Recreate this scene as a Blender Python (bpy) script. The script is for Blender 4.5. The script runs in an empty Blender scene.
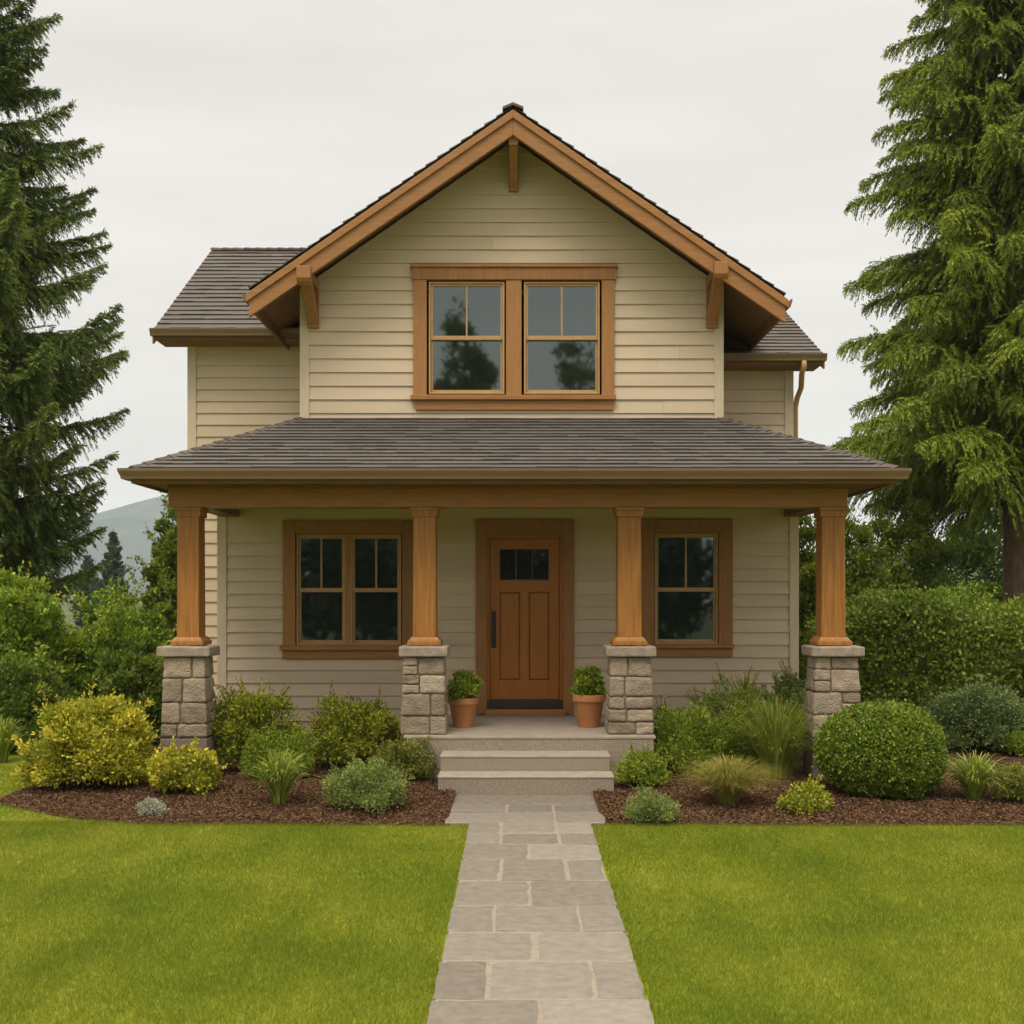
import bpy, math, random
import numpy as np
from mathutils import Matrix, Vector

C = bpy.context.scene
COL = C.collection
random.seed(7)
R = math.radians
CAMZ = 1.93
F = 1100.0
VX, VY = 517.0, 595.0

# ------------------------------------------------------------------ camera, sky, sun, exposure
cam_d = bpy.data.cameras.new('camera')
cam = bpy.data.objects.new('camera', cam_d)
COL.objects.link(cam)
cam.location = (0, 0, CAMZ)
cam.rotation_euler = (R(90), 0, 0)
cam_d.sensor_width = 36.0
cam_d.lens = 36.0 * F / 1024.0
cam_d.shift_x = (512 - VX) / 1024.0
cam_d.shift_y = (VY - 512) / 1024.0
cam_d.clip_start = 0.05
cam_d.clip_end = 6000
C.camera = cam

SUN_EL, SUN_AZ = 59.0, 203.0       # degrees; azimuth clockwise from +Y: behind the camera, a little to the left
SKY_STRENGTH = 0.1
SUN_STRENGTH = 1.5
SUN_ANGLE = 24.0
EXPOSURE = 0.2

w = bpy.data.worlds.new('World')
C.world = w
w.use_nodes = True
nt = w.node_tree
nt.nodes.clear()
def wn(t): return nt.nodes.new(t)
out = wn('ShaderNodeOutputWorld')
bg = wn('ShaderNodeBackground')
sky = wn('ShaderNodeTexSky')
sky.sky_type = 'NISHITA'
sky.sun_disc = False
sky.sun_elevation = R(SUN_EL)
sky.sun_rotation = R(SUN_AZ)
tc = wn('ShaderNodeTexCoord')
sep = wn('ShaderNodeSeparateXYZ')
nt.links.new(tc.outputs['Generated'], sep.inputs[0])
mr = wn('ShaderNodeMapRange')          # an overcast sky is brighter towards the zenith
mr.interpolation_type = 'SMOOTHSTEP'
mr.inputs['From Min'].default_value = 0.46
mr.inputs['From Max'].default_value = 0.95
mr.inputs['To Min'].default_value = 7.7
mr.inputs['To Max'].default_value = 28.0
nt.links.new(sep.outputs['Z'], mr.inputs['Value'])
mp = wn('ShaderNodeMapping')
mp.inputs['Scale'].default_value = (1.3, 1.3, 9.0)
nt.links.new(tc.outputs['Generated'], mp.inputs['Vector'])
ns = wn('ShaderNodeTexNoise')
ns.inputs['Scale'].default_value = 1.6
ns.inputs['Detail'].default_value = 5
nt.links.new(mp.outputs[0], ns.inputs['Vector'])
cr = wn('ShaderNodeValToRGB')
cr.color_ramp.elements[0].position = 0.3
cr.color_ramp.elements[0].color = (0.93, 0.875, 0.815, 1)
cr.color_ramp.elements[1].position = 0.7
cr.color_ramp.elements[1].color = (1.07, 1.02, 0.955, 1)
nt.links.new(ns.outputs['Fac'], cr.inputs['Fac'])
wm = wn('ShaderNodeMapRange')        # thin warm cloud overhead, where the sun stands behind it
wm.inputs['From Min'].default_value = 0.46
wm.inputs['From Max'].default_value = 0.9
nt.links.new(sep.outputs['Z'], wm.inputs['Value'])
wx = wn('ShaderNodeMix')
wx.data_type = 'RGBA'
wx.blend_type = 'MULTIPLY'
nt.links.new(wm.outputs[0], wx.inputs[0])
nt.links.new(cr.outputs['Color'], wx.inputs[6])
wx.inputs[7].default_value = (1.03, 0.99, 0.89, 1)
vm = wn('ShaderNodeVectorMath')
vm.operation = 'SCALE'
nt.links.new(wx.outputs[2], vm.inputs[0])
nt.links.new(mr.outputs[0], vm.inputs['Scale'])
mx = wn('ShaderNodeMix')
mx.data_type = 'RGBA'
mx.inputs[0].default_value = 0.96       # cloud cover
nt.links.new(sky.outputs[0], mx.inputs[6])
nt.links.new(vm.outputs[0], mx.inputs[7])
nt.links.new(mx.outputs[2], bg.inputs['Color'])
bg.inputs['Strength'].default_value = SKY_STRENGTH
nt.links.new(bg.outputs[0], out.inputs['Surface'])

sd = bpy.data.lights.new('sun', 'SUN')
sd.energy = SUN_STRENGTH
sd.angle = R(SUN_ANGLE)
sd.color = (1.0, 0.92, 0.79)
sun = bpy.data.objects.new('sun', sd)
COL.objects.link(sun)
_az, _el = R(SUN_AZ), R(SUN_EL)
sdir = Vector((math.sin(_az) * math.cos(_el), math.cos(_az) * math.cos(_el), math.sin(_el)))
sun.rotation_euler = sdir.to_track_quat('Z', 'Y').to_euler()
sun.location = (-6, -14, 22)

C.view_settings.view_transform = 'Standard'
C.view_settings.look = 'None'
C.view_settings.gamma = 1.0
C.view_settings.exposure = EXPOSURE
C.view_settings.use_curve_mapping = False
C.render.engine = 'CYCLES'
C.cycles.use_denoising = True
C.cycles.max_bounces = 8
C.cycles.diffuse_bounces = 4
C.cycles.transmission_bounces = 4
C.cycles.transparent_max_bounces = 8
C.cycles.volume_bounces = 2

# ------------------------------------------------------------------ helpers
def px(x, S): return (x - VX) / S
def pz(y, S): return CAMZ + (VY - y) / S

def thing(name, label, cat, loc=(0, 0, 0), group=None):
    o = bpy.data.objects.new(name, None)
    COL.objects.link(o)
    o.location = loc
    o['label'] = label
    o['category'] = cat
    if group: o['group'] = group
    o.empty_display_size = 0.2
    return o

def link(name, me, mat, parent=None, world=False):
    o = bpy.data.objects.new(name, me)
    COL.objects.link(o)
    if mat is not None:
        me.materials.append(mat)
    if parent is not None:
        o.parent = parent
        if world:   # mesh was written in world coordinates
            o.matrix_parent_inverse = Matrix.Translation(-Vector(parent.location))
    return o

class MB:
    def __init__(s):
        s.v, s.f, s.a = [], [], []
    def add(s, vs, fs, val=0.5):
        b = len(s.v)
        s.v.extend([tuple(p) for p in vs])
        for f in fs:
            s.f.append(tuple(b + i for i in f))
            s.a.append(val)
        return s
    def box(s, x0, x1, y0, y1, z0, z1, val=0.5):
        vs = [(x0, y0, z0), (x1, y0, z0), (x1, y1, z0), (x0, y1, z0), (x0, y0, z1), (x1, y0, z1), (x1, y1, z1), (x0, y1, z1)]
        return s.add(vs, [(0, 3, 2, 1), (4, 5, 6, 7), (0, 1, 5, 4), (1, 2, 6, 5), (2, 3, 7, 6), (3, 0, 4, 7)], val)
    def frustum(s, cx, cy, z0, z1, w0, w1, d0=None, d1=None, val=0.5):
        d0 = d0 or w0; d1 = d1 or w1
        vs = []
        for z, ww, dd in ((z0, w0, d0), (z1, w1, d1)):
            vs += [(cx - ww / 2, cy - dd / 2, z), (cx + ww / 2, cy - dd / 2, z), (cx + ww / 2, cy + dd / 2, z), (cx - ww / 2, cy + dd / 2, z)]
        return s.add(vs, [(0, 3, 2, 1), (4, 5, 6, 7), (0, 1, 5, 4), (1, 2, 6, 5), (2, 3, 7, 6), (3, 0, 4, 7)], val)
    def prism(s, poly, e, val=0.5):
        """poly: 3D points of a face; e: extrusion vector"""
        n = len(poly)
        e = Vector(e)
        p = [Vector(q) for q in poly]
        nrm = Vector((0, 0, 0))
        for i in range(n):
            nrm += p[i].cross(p[(i + 1) % n])
        if nrm.dot(e) > 0:
            p = p[::-1]
        vs = p + [q + e for q in p]
        fs = [tuple(range(n)), tuple(range(2 * n - 1, n - 1, -1))]
        for i in range(n):
            j = (i + 1) % n
            fs.append((j, i, n + i, n + j))
        return s.add(vs, fs, val)
    def lathe(s, prof, cx, cy, z0, n=40, val=0.5):
        vs, fs = [], []
        for r, z in prof:
            for k in range(n):
                t = 2 * math.pi * k / n
                vs.append((cx + r * math.cos(t), cy + r * math.sin(t), z0 + z))
        for i in range(len(prof) - 1):
            for k in range(n):
                k2 = (k + 1) % n
                fs.append((i * n + k, i * n + k2, (i + 1) * n + k2, (i + 1) * n + k))
        return s.add(vs, fs, val)
    def tube(s, pts, rad, n=8, val=0.5):
        pts = [Vector(p) for p in pts]
        if not hasattr(rad, '__len__'): rad = [rad] * len(pts)
        vs, fs = [], []
        for i, p in enumerate(pts):
            d = (pts[min(i + 1, len(pts) - 1)] - pts[max(i - 1, 0)]).normalized()
            u = d.cross(Vector((0.13, 0.91, 0.31)))
            if u.length < 1e-3: u = d.cross(Vector((1, 0, 0)))
            u.normalize()
            v = d.cross(u)
            for k in range(n):
                t = 2 * math.pi * k / n
                vs.append(p + (u * math.cos(t) + v * math.sin(t)) * rad[i])
        for i in range(len(pts) - 1):
            for k in range(n):
                k2 = (k + 1) % n
                fs.append((i * n + k, i * n + k2, (i + 1) * n + k2, (i + 1) * n + k))
        fs.append(tuple(range(n - 1, -1, -1)))
        fs.append(tuple(range((len(pts) - 1) * n, len(pts) * n)))
        return s.add(vs, fs, val)
    def build(s, name, mat, parent=None, world=False, bevel=0.0, smooth=False, seg=2):
        me = bpy.data.meshes.new(name)
        me.from_pydata(s.v, [], s.f)
        at = me.attributes.new('v', 'FLOAT', 'FACE')
        at.data.foreach_set('value', np.array(s.a, dtype=np.float32))
        if smooth:
            me.polygons.foreach_set('use_smooth', np.ones(len(me.polygons), dtype=bool))
        me.update()
        o = link(name, me, mat, parent, world)
        if bevel:
            m = o.modifiers.new('bevel', 'BEVEL')
            m.width = bevel
            m.segments = seg
            m.limit_method = 'ANGLE'
            m.angle_limit = R(35)
        return o

def np_mesh(name, V, nper, A, mat, parent=None):
    """V: (N, nper, 3) one n-gon per row; A: (N,) value per face"""
    N = V.shape[0]
    me = bpy.data.meshes.new(name)
    me.vertices.add(N * nper)
    me.vertices.foreach_set('co', np.ascontiguousarray(V, dtype=np.float32).ravel())
    me.loops.add(N * nper)
    me.loops.foreach_set('vertex_index', np.arange(N * nper, dtype=np.int32))
    me.polygons.add(N)
    me.polygons.foreach_set('loop_start', np.arange(0, N * nper, nper, dtype=np.int32))
    at = me.attributes.new('v', 'FLOAT', 'FACE')
    at.data.foreach_set('value', np.asarray(A, dtype=np.float32))
    me.update(calc_edges=True)
    return link(name, me, mat, parent)

def unit(a):
    return a / np.maximum(np.linalg.norm(a, axis=-1, keepdims=True), 1e-9)

def leaf_quads(P, D, L, W, rng, hint=None, mid=0.45, fold=0.12):
    """diamond leaves; fold lifts the sides a little so that each leaf is not flat"""
    D = unit(D)
    h = rng.normal(size=P.shape) if hint is None else hint + rng.normal(size=P.shape) * 0.5
    side = unit(np.cross(D, h))
    up = np.cross(side, D)
    L = np.asarray(L).reshape(-1, 1) * np.ones((len(P), 1))
    W = np.asarray(W).reshape(-1, 1) * np.ones((len(P), 1))
    m = P + D * L * mid
    V = np.stack([P, m + side * W / 2 + up * W * fold, P + D * L, m - side * W / 2 + up * W * fold], axis=1)
    return V

class SNoise:
    """cheap smooth noise: a sum of random plane waves"""
    def __init__(s, rng, n=10, f0=1.0, f1=3.0):
        s.k = unit(rng.normal(size=(n, 3))) * rng.uniform(f0, f1, size=(n, 1))
        s.p = rng.uniform(0, 6.28, size=n)
    def __call__(s, X):
        return np.sin(X @ s.k.T + s.p).mean(axis=-1) * 2.0

# ------------------------------------------------------------------ materials
def mat_base(name):
    m = bpy.data.materials.new(name)
    m.use_nodes = True
    t = m.node_tree
    b = t.nodes['Principled BSDF']
    return m, t, b

def ramp(t, stops, fac=None):
    r = t.nodes.new('ShaderNodeValToRGB')
    e = r.color_ramp.elements
    while len(e) < len(stops): e.new(0.5)
    for q, (p, c) in zip(e, stops):
        q.position = p
        q.color = (*c, 1)
    if fac is not None: t.links.new(fac, r.inputs['Fac'])
    return r

def noise(t, scale, detail=4, stretch=(1, 1, 1), coord='Object', rough=0.55):
    tc = t.nodes.new('ShaderNodeTexCoord')
    mp = t.nodes.new('ShaderNodeMapping')
    mp.inputs['Scale'].default_value = stretch
    n = t.nodes.new('ShaderNodeTexNoise')
    n.inputs['Scale'].default_value = scale
    n.inputs['Detail'].default_value = detail
    n.inputs['Roughness'].default_value = rough
    t.links.new(tc.outputs[coord], mp.inputs['Vector'])
    t.links.new(mp.outputs[0], n.inputs['Vector'])
    return n.outputs['Fac']

def attr(t):
    a = t.nodes.new('ShaderNodeAttribute')
    a.attribute_name = 'v'
    return a.outputs['Fac']

def mixv(t, a, b, fac):
    m = t.nodes.new('ShaderNodeMix')
    m.data_type = 'FLOAT'
    m.inputs[0].default_value = fac
    t.links.new(a, m.inputs[2])
    t.links.new(b, m.inputs[3])
    return m.outputs[0]

def bump(t, b, h, strength=0.3, dist=0.01):
    n = t.nodes.new('ShaderNodeBump')
    n.inputs['Strength'].default_value = strength
    n.inputs['Distance'].default_value = dist
    t.links.new(h, n.inputs['Height'])
    t.links.new(n.outputs[0], b.inputs['Normal'])

def mat_mix(name, c0, c1, scale=4, stretch=(1, 1, 1), rough=0.6, bs=0.2, bscale=None, bdist=0.004, useattr=0.4, spec=0.4, lo=0.3, hi=0.7, metallic=0.0):
    m, t, b = mat_base(name)
    n = noise(t, scale, 6, stretch)
    f = mixv(t, n, attr(t), useattr)
    r = ramp(t, [(lo, c0), (hi, c1)], f)
    t.links.new(r.outputs[0], b.inputs['Base Color'])
    b.inputs['Roughness'].default_value = rough
    b.inputs['Specular IOR Level'].default_value = spec
    b.inputs['Metallic'].default_value = metallic
    if bs:
        n2 = noise(t, bscale or scale * 4, 5, stretch)
        bump(t, b, n2, bs, bdist)
    return m

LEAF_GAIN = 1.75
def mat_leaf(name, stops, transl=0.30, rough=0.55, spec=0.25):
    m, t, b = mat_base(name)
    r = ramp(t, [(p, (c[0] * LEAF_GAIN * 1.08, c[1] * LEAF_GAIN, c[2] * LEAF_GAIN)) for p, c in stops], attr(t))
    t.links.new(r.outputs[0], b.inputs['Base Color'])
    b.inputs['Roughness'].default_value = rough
    b.inputs['Specular IOR Level'].default_value = spec
    tr = t.nodes.new('ShaderNodeBsdfTranslucent')
    t.links.new(r.outputs[0], tr.inputs['Color'])
    mxs = t.nodes.new('ShaderNodeMixShader')
    mxs.inputs[0].default_value = transl
    t.links.new(b.outputs[0], mxs.inputs[1])
    t.links.new(tr.outputs[0], mxs.inputs[2])
    t.links.new(mxs.outputs[0], t.nodes['Material Output'].inputs['Surface'])
    return m

M = {}
M['siding'] = mat_mix('painted_siding', (0.535, 0.428, 0.302), (0.625, 0.504, 0.364), 1.2, (0.35, 1, 4), 0.62, 0.25, 60, 0.002, 0.22, 0.25)
M['siding_trim'] = mat_mix('painted_corner_board', (0.54, 0.445, 0.32), (0.62, 0.515, 0.375), 3, (6, 6, 1), 0.55, 0.12, 30, 0.002, 0.2, 0.3)
M['trim_h'] = mat_mix('stained_wood_trim_horizontal', (0.262, 0.117, 0.034), (0.385, 0.184, 0.060), 5, (0.6, 6, 8), 0.5, 0.2, 18, 0.002, 0.25, 0.35)
M['trim_v'] = mat_mix('stained_wood_trim_vertical', (0.262, 0.117, 0.034), (0.385, 0.184, 0.060), 5, (8, 6, 0.6), 0.5, 0.2, 18, 0.002, 0.25, 0.35)
M['post'] = mat_mix('stained_cedar_post', (0.250, 0.099, 0.020), (0.435, 0.196, 0.046), 4, (9, 9, 0.5), 0.5, 0.3, 14, 0.003, 0.1, 0.35)
M['door'] = mat_mix('stained_door', (0.305, 0.100, 0.008), (0.40, 0.142, 0.014), 4, (10, 8, 0.5), 0.38, 0.12, 12, 0.002, 0.15, 0.45)
M['sash'] = mat_mix('tan_window_sash', (0.42, 0.25, 0.10), (0.50, 0.31, 0.135), 6, (2, 2, 2), 0.45, 0.05, 40, 0.001, 0.2, 0.4)
M['shingle'] = mat_mix('asphalt_shingle', (0.076, 0.068, 0.061), (0.148, 0.132, 0.118), 26, (1, 1, 1), 0.9, 0.5, 160, 0.003, 0.5, 0.2, 0.2, 0.8)
M['ridge'] = mat_mix('shingle_ridge_cap', (0.07, 0.058, 0.05), (0.13, 0.108, 0.095), 30, (1, 1, 1), 0.9, 0.5, 160, 0.003, 0.5, 0.2)
M['soffit'] = mat_mix('brown_soffit_boards', (0.17, 0.085, 0.035), (0.24, 0.125, 0.055), 4, (1, 1, 1), 0.6, 0.1, 20, 0.002, 0.3, 0.3)
M['gutter'] = mat_mix('bronze_gutter', (0.150, 0.094, 0.052), (0.19, 0.123, 0.070), 3, (0.4, 3, 3), 0.34, 0.03, 20, 0.001, 0.2, 0.5)
M['stone'] = mat_mix('rough_pier_stone', (0.20, 0.152, 0.106), (0.46, 0.370, 0.278), 9, (1, 1, 1.5), 0.85, 1.0, 36, 0.018, 0.4, 0.25, 0.25, 0.75)
M['cap'] = mat_mix('cast_stone_cap', (0.25, 0.20, 0.155), (0.41, 0.335, 0.265), 12, (1, 1, 1), 0.85, 0.8, 60, 0.008, 0.1, 0.25)
M['mortar'] = mat_mix('pier_mortar', (0.15, 0.115, 0.085), (0.24, 0.19, 0.145), 20, (1, 1, 1), 0.95, 0.4, 80, 0.004, 0.1, 0.1)
M['concrete'] = mat_mix('aggregate_concrete', (0.19, 0.155, 0.115), (0.36, 0.30, 0.23), 110, (1, 1, 1), 0.85, 0.5, 160, 0.003, 0.1, 0.25, 0.38, 0.62)
M['tread'] = mat_mix('smooth_concrete_tread', (0.29, 0.248, 0.195), (0.375, 0.322, 0.255), 6, (1, 1, 1), 0.75, 0.25, 120, 0.002, 0.1, 0.25)
M['found'] = mat_mix('foundation_concrete', (0.17, 0.135, 0.105), (0.25, 0.205, 0.165), 5, (1, 1, 1), 0.9, 0.3, 60, 0.004, 0.1, 0.2)
M['slab'] = mat_mix('sandstone_paving_slab', (0.140, 0.121, 0.099), (0.258, 0.226, 0.188), 14.0, (0.9, 1.2, 1), 0.8, 0.6, 45, 0.008, 0.36, 0.25, 0.25, 0.75)
M['joint'] = mat_mix('sandy_path_joint', (0.215, 0.182, 0.142), (0.31, 0.268, 0.215), 30, (1, 1, 1), 0.95, 0.5, 120, 0.004, 0.1, 0.1)
M['mulchbase'] = mat_mix('bark_mulch_ground', (0.045, 0.021, 0.012), (0.115, 0.058, 0.034), 45, (1, 1, 1), 0.95, 0.9, 90, 0.02, 0.1, 0.1)
M['chips'] = mat_mix('bark_chips', (0.060, 0.030, 0.013), (0.215, 0.125, 0.066), 8, (1, 1, 1), 0.9, 0.3, 80, 0.003, 0.85, 0.15, 0.1, 0.95)
M['terracotta'] = mat_mix('terracotta', (0.37, 0.145, 0.055), (0.47, 0.205, 0.088), 6, (1, 1, 1.5), 0.7, 0.15, 60, 0.002, 0.1, 0.3)
M['soil'] = mat_mix('potting_soil', (0.02, 0.013, 0.008), (0.05, 0.033, 0.022), 40, (1, 1, 1), 0.95, 0.6, 80, 0.01, 0.1, 0.1)
M['bark'] = mat_mix('conifer_bark', (0.10, 0.060, 0.040), (0.27, 0.175, 0.12), 6, (5, 5, 0.8), 0.92, 1.0, 9, 0.03, 0.1, 0.15)
M['stem'] = mat_mix('shrub_stem', (0.05, 0.033, 0.02), (0.11, 0.075, 0.048), 12, (1, 1, 1), 0.9, 0.4, 40, 0.003, 0.2, 0.15)
M['black'] = mat_mix('black_door_hardware', (0.012, 0.011, 0.010), (0.022, 0.020, 0.018), 20, (1, 1, 1), 0.32, 0.03, 60, 0.001, 0.1, 0.5)
M['sidelite'] = mat_mix('dark_threshold', (0.02, 0.017, 0.015), (0.035, 0.03, 0.026), 8, (1, 1, 1), 0.4, 0.05, 60, 0.001, 0.1, 0.5)

def mat_glass(name, ior, base):
    m, t, b = mat_base(name)
    b.inputs['Base Color'].default_value = (*base, 1)
    b.inputs['Roughness'].default_value = 0.03
    b.inputs['IOR'].default_value = ior
    b.inputs['Specular Tint'].default_value = (0.86, 1.0, 0.98, 1)
    n = noise(t, 1.3, 2)
    bump(t, b, n, 0.06, 0.02)
    return m
M['glass'] = mat_glass('double_glazing', 2.3, (0.008, 0.010, 0.009))
M['doorglass'] = mat_glass('seeded_door_glass', 1.7, (0.014, 0.016, 0.014))

# foliage, real leaf colours
M['spruce'] = mat_leaf('spruce_needles', [(0, (0.032, 0.058, 0.010)), (0.6, (0.068, 0.106, 0.014)), (1, (0.135, 0.175, 0.022))], 0.22)
M['cedar'] = mat_leaf('cedar_sprays', [(0, (0.050, 0.084, 0.007)), (0.6, (0.098, 0.142, 0.010)), (1, (0.180, 0.215, 0.016))], 0.22)
M['far_conifer'] = mat_leaf('far_conifer_needles', [(0, (0.018, 0.036, 0.018)), (1, (0.045, 0.078, 0.034))], 0.1)
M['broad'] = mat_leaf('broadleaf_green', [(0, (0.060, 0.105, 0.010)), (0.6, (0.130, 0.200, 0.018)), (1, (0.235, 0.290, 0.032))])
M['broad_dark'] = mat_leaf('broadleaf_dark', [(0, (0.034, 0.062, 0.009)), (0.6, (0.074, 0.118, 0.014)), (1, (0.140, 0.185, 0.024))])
M['hedge'] = mat_leaf('hedge_leaf', [(0, (0.038, 0.066, 0.007)), (0.6, (0.080, 0.122, 0.011)), (1, (0.165, 0.205, 0.022))])
M['yellow'] = mat_leaf('golden_leaf', [(0, (0.088, 0.120, 0.010)), (0.45, (0.218, 0.230, 0.019)), (1, (0.42, 0.39, 0.038))], 0.25)
M['ygreen'] = mat_leaf('yellow_green_leaf', [(0, (0.078, 0.115, 0.009)), (0.5, (0.155, 0.188, 0.014)), (1, (0.27, 0.28, 0.028))], 0.25)
M['green'] = mat_leaf('fresh_green_leaf', [(0, (0.062, 0.108, 0.009)), (0.5, (0.122, 0.178, 0.014)), (1, (0.215, 0.255, 0.028))], 0.25)
M['box'] = mat_leaf('boxwood_leaf', [(0, (0.038, 0.072, 0.006)), (0.5, (0.082, 0.130, 0.011)), (1, (0.170, 0.205, 0.022))], 0.2)
M['blue'] = mat_leaf('blue_green_leaf', [(0, (0.032, 0.058, 0.016)), (0.5, (0.062, 0.098, 0.026)), (1, (0.115, 0.152, 0.046))], 0.15)
M['sage'] = mat_leaf('grey_green_leaf', [(0, (0.060, 0.098, 0.020)), (0.5, (0.115, 0.160, 0.036)), (1, (0.22, 0.26, 0.085))], 0.2)
M['silver'] = mat_leaf('silver_leaf', [(0, (0.12, 0.135, 0.095)), (1, (0.33, 0.34, 0.27))], 0.1)
M['olive'] = mat_leaf('olive_leaf', [(0, (0.055, 0.078, 0.010)), (0.5, (0.11, 0.135, 0.018)), (1, (0.185, 0.19, 0.04))], 0.2)
M['grassy'] = mat_leaf('strap_leaf', [(0, (0.062, 0.105, 0.012)), (0.5, (0.135, 0.185, 0.024)), (1, (0.27, 0.28, 0.06))], 0.25, 0.45)
M['tawny'] = mat_leaf('tawny_grass_leaf', [(0, (0.08, 0.105, 0.014)), (0.5, (0.17, 0.175, 0.030)), (1, (0.31, 0.24, 0.085))], 0.25, 0.5)
M['flower'] = mat_leaf('small_pale_flower', [(0, (0.42, 0.40, 0.32)), (1, (0.62, 0.60, 0.52))], 0.1)

def mat_lawn(name, blades):
    m, t, b = mat_base(name)
    tcg = t.nodes.new('ShaderNodeNewGeometry')
    def pn(scale, stretch, rot=0.0, detail=3):
        mp = t.nodes.new('ShaderNodeMapping')
        mp.inputs['Scale'].default_value = stretch
        mp.inputs['Rotation'].default_value = (0, 0, rot)
        n = t.nodes.new('ShaderNodeTexNoise')
        n.inputs['Scale'].default_value = scale
        n.inputs['Detail'].default_value = detail
        t.links.new(tcg.outputs['Position'], mp.inputs['Vector'])
        t.links.new(mp.outputs[0], n.inputs['Vector'])
        return n.outputs['Fac']
    big = mixv(t, pn(0.75, (1, 1, 0.01)), pn(1.5, (1.8, 0.45, 0.01), R(38)), 0.32)
    f = mixv(t, big, attr(t), 0.24) if blades else big
    r = ramp(t, [(0.30, (0.098, 0.152, 0.008)), (0.5, (0.176, 0.218, 0.013)), (0.70, (0.295, 0.300, 0.034))], f)
    t.links.new(r.outputs[0], b.inputs['Base Color'])
    b.inputs['Roughness'].default_value = 0.6
    b.inputs['Specular IOR Level'].default_value = 0.15
    if blades:
        tr = t.nodes.new('ShaderNodeBsdfTranslucent')
        t.links.new(r.outputs[0], tr.inputs['Color'])
        mxs = t.nodes.new('ShaderNodeMixShader')
        mxs.inputs[0].default_value = 0.3
        t.links.new(b.outputs[0], mxs.inputs[1])
        t.links.new(tr.outputs[0], mxs.inputs[2])
        t.links.new(mxs.outputs[0], t.nodes['Material Output'].inputs['Surface'])
    return m
M['lawn'] = mat_lawn('lawn_ground', False)
M['blade'] = mat_lawn('grass_blade', True)
M['terrain'] = mat_mix('far_ground', (0.035, 0.055, 0.012), (0.07, 0.095, 0.022), 0.05, (1, 1, 1), 0.95, 0, useattr=0.0)
M['mountain'] = mat_mix('wooded_mountainside', (0.012, 0.024, 0.024), (0.060, 0.078, 0.066), 0.012, (1, 1, 2.0), 0.95, 0, useattr=0.0)

# ------------------------------------------------------------------ setting: ground, lawn, mulch bed, path, mountain, haze
def structure(o, label=None):
    o['kind'] = 'structure'
    if label: o['label'] = label
    return o

def grid_mesh(name, xs, ys, zf, mat, keep=None):
    X, Y = np.meshgrid(xs, ys, indexing='ij')
    Z = zf(X, Y)
    nx, ny = len(xs), len(ys)
    V = np.stack([X, Y, Z], -1).reshape(-1, 3)
    I = np.arange(nx * ny).reshape(nx, ny)
    Q = np.stack([I[:-1, :-1], I[1:, :-1], I[1:, 1:], I[:-1, 1:]], -1).reshape(-1, 4)
    if keep is not None:
        c = V[Q].mean(1)
        Q = Q[keep(c[:, 0], c[:, 1])]
    me = bpy.data.meshes.new(name)
    me.from_pydata(V.tolist(), [], Q.tolist())
    me.polygons.foreach_set('use_smooth', np.ones(len(me.polygons), dtype=bool))
    me.update()
    return link(name, me, mat)

HAZE = 0.0003
mb = MB()
mb.add([(-2400, -300, -0.08), (2400, -300, -0.08), (2400, 2400, -0.08), (-2400, 2400, -0.08)], [(0, 1, 2, 3)])
structure(mb.build('ground', M['terrain']), 'grassy ground spreading out to the foot of the mountain')

rs = np.random.default_rng(5)
sn = SNoise(rs, 24, 0.004, 0.03)
def mountain_z(X, Y):
    P = np.stack([X, Y, 0 * X], -1)
    n = sn(P)
    ridge = 156 * np.exp(-((X + 460) / 320) ** 2) + 70 * np.exp(-((X + 1100) / 400) ** 2) + 70 * np.exp(-((X - 700) / 600) ** 2)
    prof = np.clip(1 - np.abs(Y - 1650) / 620, 0, 1)
    return -3 + (ridge * (1 + 0.14 * n) + 8 * n) * (prof ** 1.1)
o = grid_mesh('mountain', np.linspace(-2300, 2300, 180), np.linspace(1000, 2300, 60), mountain_z, M['mountain'])
structure(o, 'hazy blue wooded mountain rising beyond the trees at the left')

# outline of the mulch bed (front edge), lawn test, path test
def bed_front(x):
    x = np.asarray(x, dtype=float)
    l = 9.36 + 0.02 * np.sin(x * 2.1) + np.where(x < -3.0, 0.30 * np.clip((-3.0 - x) / 1.95, 0, 1) ** 1.6 * 3.4, 0)
    r = 9.36 + 0.02 * np.sin(x * 1.7) - np.where(x > 2.5, 0.01 * (x - 2.5), 0)
    return np.where(x < 0, l, r)
BED_L = -4.95
PX0, PX1 = -0.40, 0.62          # path edges
QX0, QX1 = -0.62, 0.755         # wider landing in front of the steps
def in_bed(x, y):
    return (x > BED_L) & (y > bed_front(x)) & (y < 15.0)
def in_path(x, y):
    return ((x > PX0) & (x < PX1) & (y < 9.4)) | ((x > QX0) & (x < QX1) & (y >= 9.36) & (y < 10.7))

structure(grid_mesh('lawn', np.linspace(-16, 16, 65), np.linspace(-8, 16.5, 50), lambda X, Y: 0 * X - 0.03, M['lawn']),
          'mown yellow green lawn on both sides of the stone path')
snm = SNoise(rs, 20, 6, 30)
def bedz(X, Y):
    P = np.stack([X, Y, 0 * X], -1)
    d = np.clip(np.minimum(Y - bed_front(X), (X - BED_L)), 0, 1.2)
    return -0.022 + 0.06 * (d / 1.2) ** 0.7 + 0.012 * snm(P) * np.clip(d * 8, 0, 1)
bx = np.linspace(BED_L - 0.03, 11, 460)
o = grid_mesh('mulch_bed', bx, np.linspace(9.2, 15, 200), bedz, M['mulchbase'],
              keep=lambda x, y: (y > bed_front(x) - 0.01) & ~((x > QX0 + 0.03) & (x < QX1 - 0.03) & (y < 10.72)))
structure(o, 'dark brown bark mulch bed along the front of the house')

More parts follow.
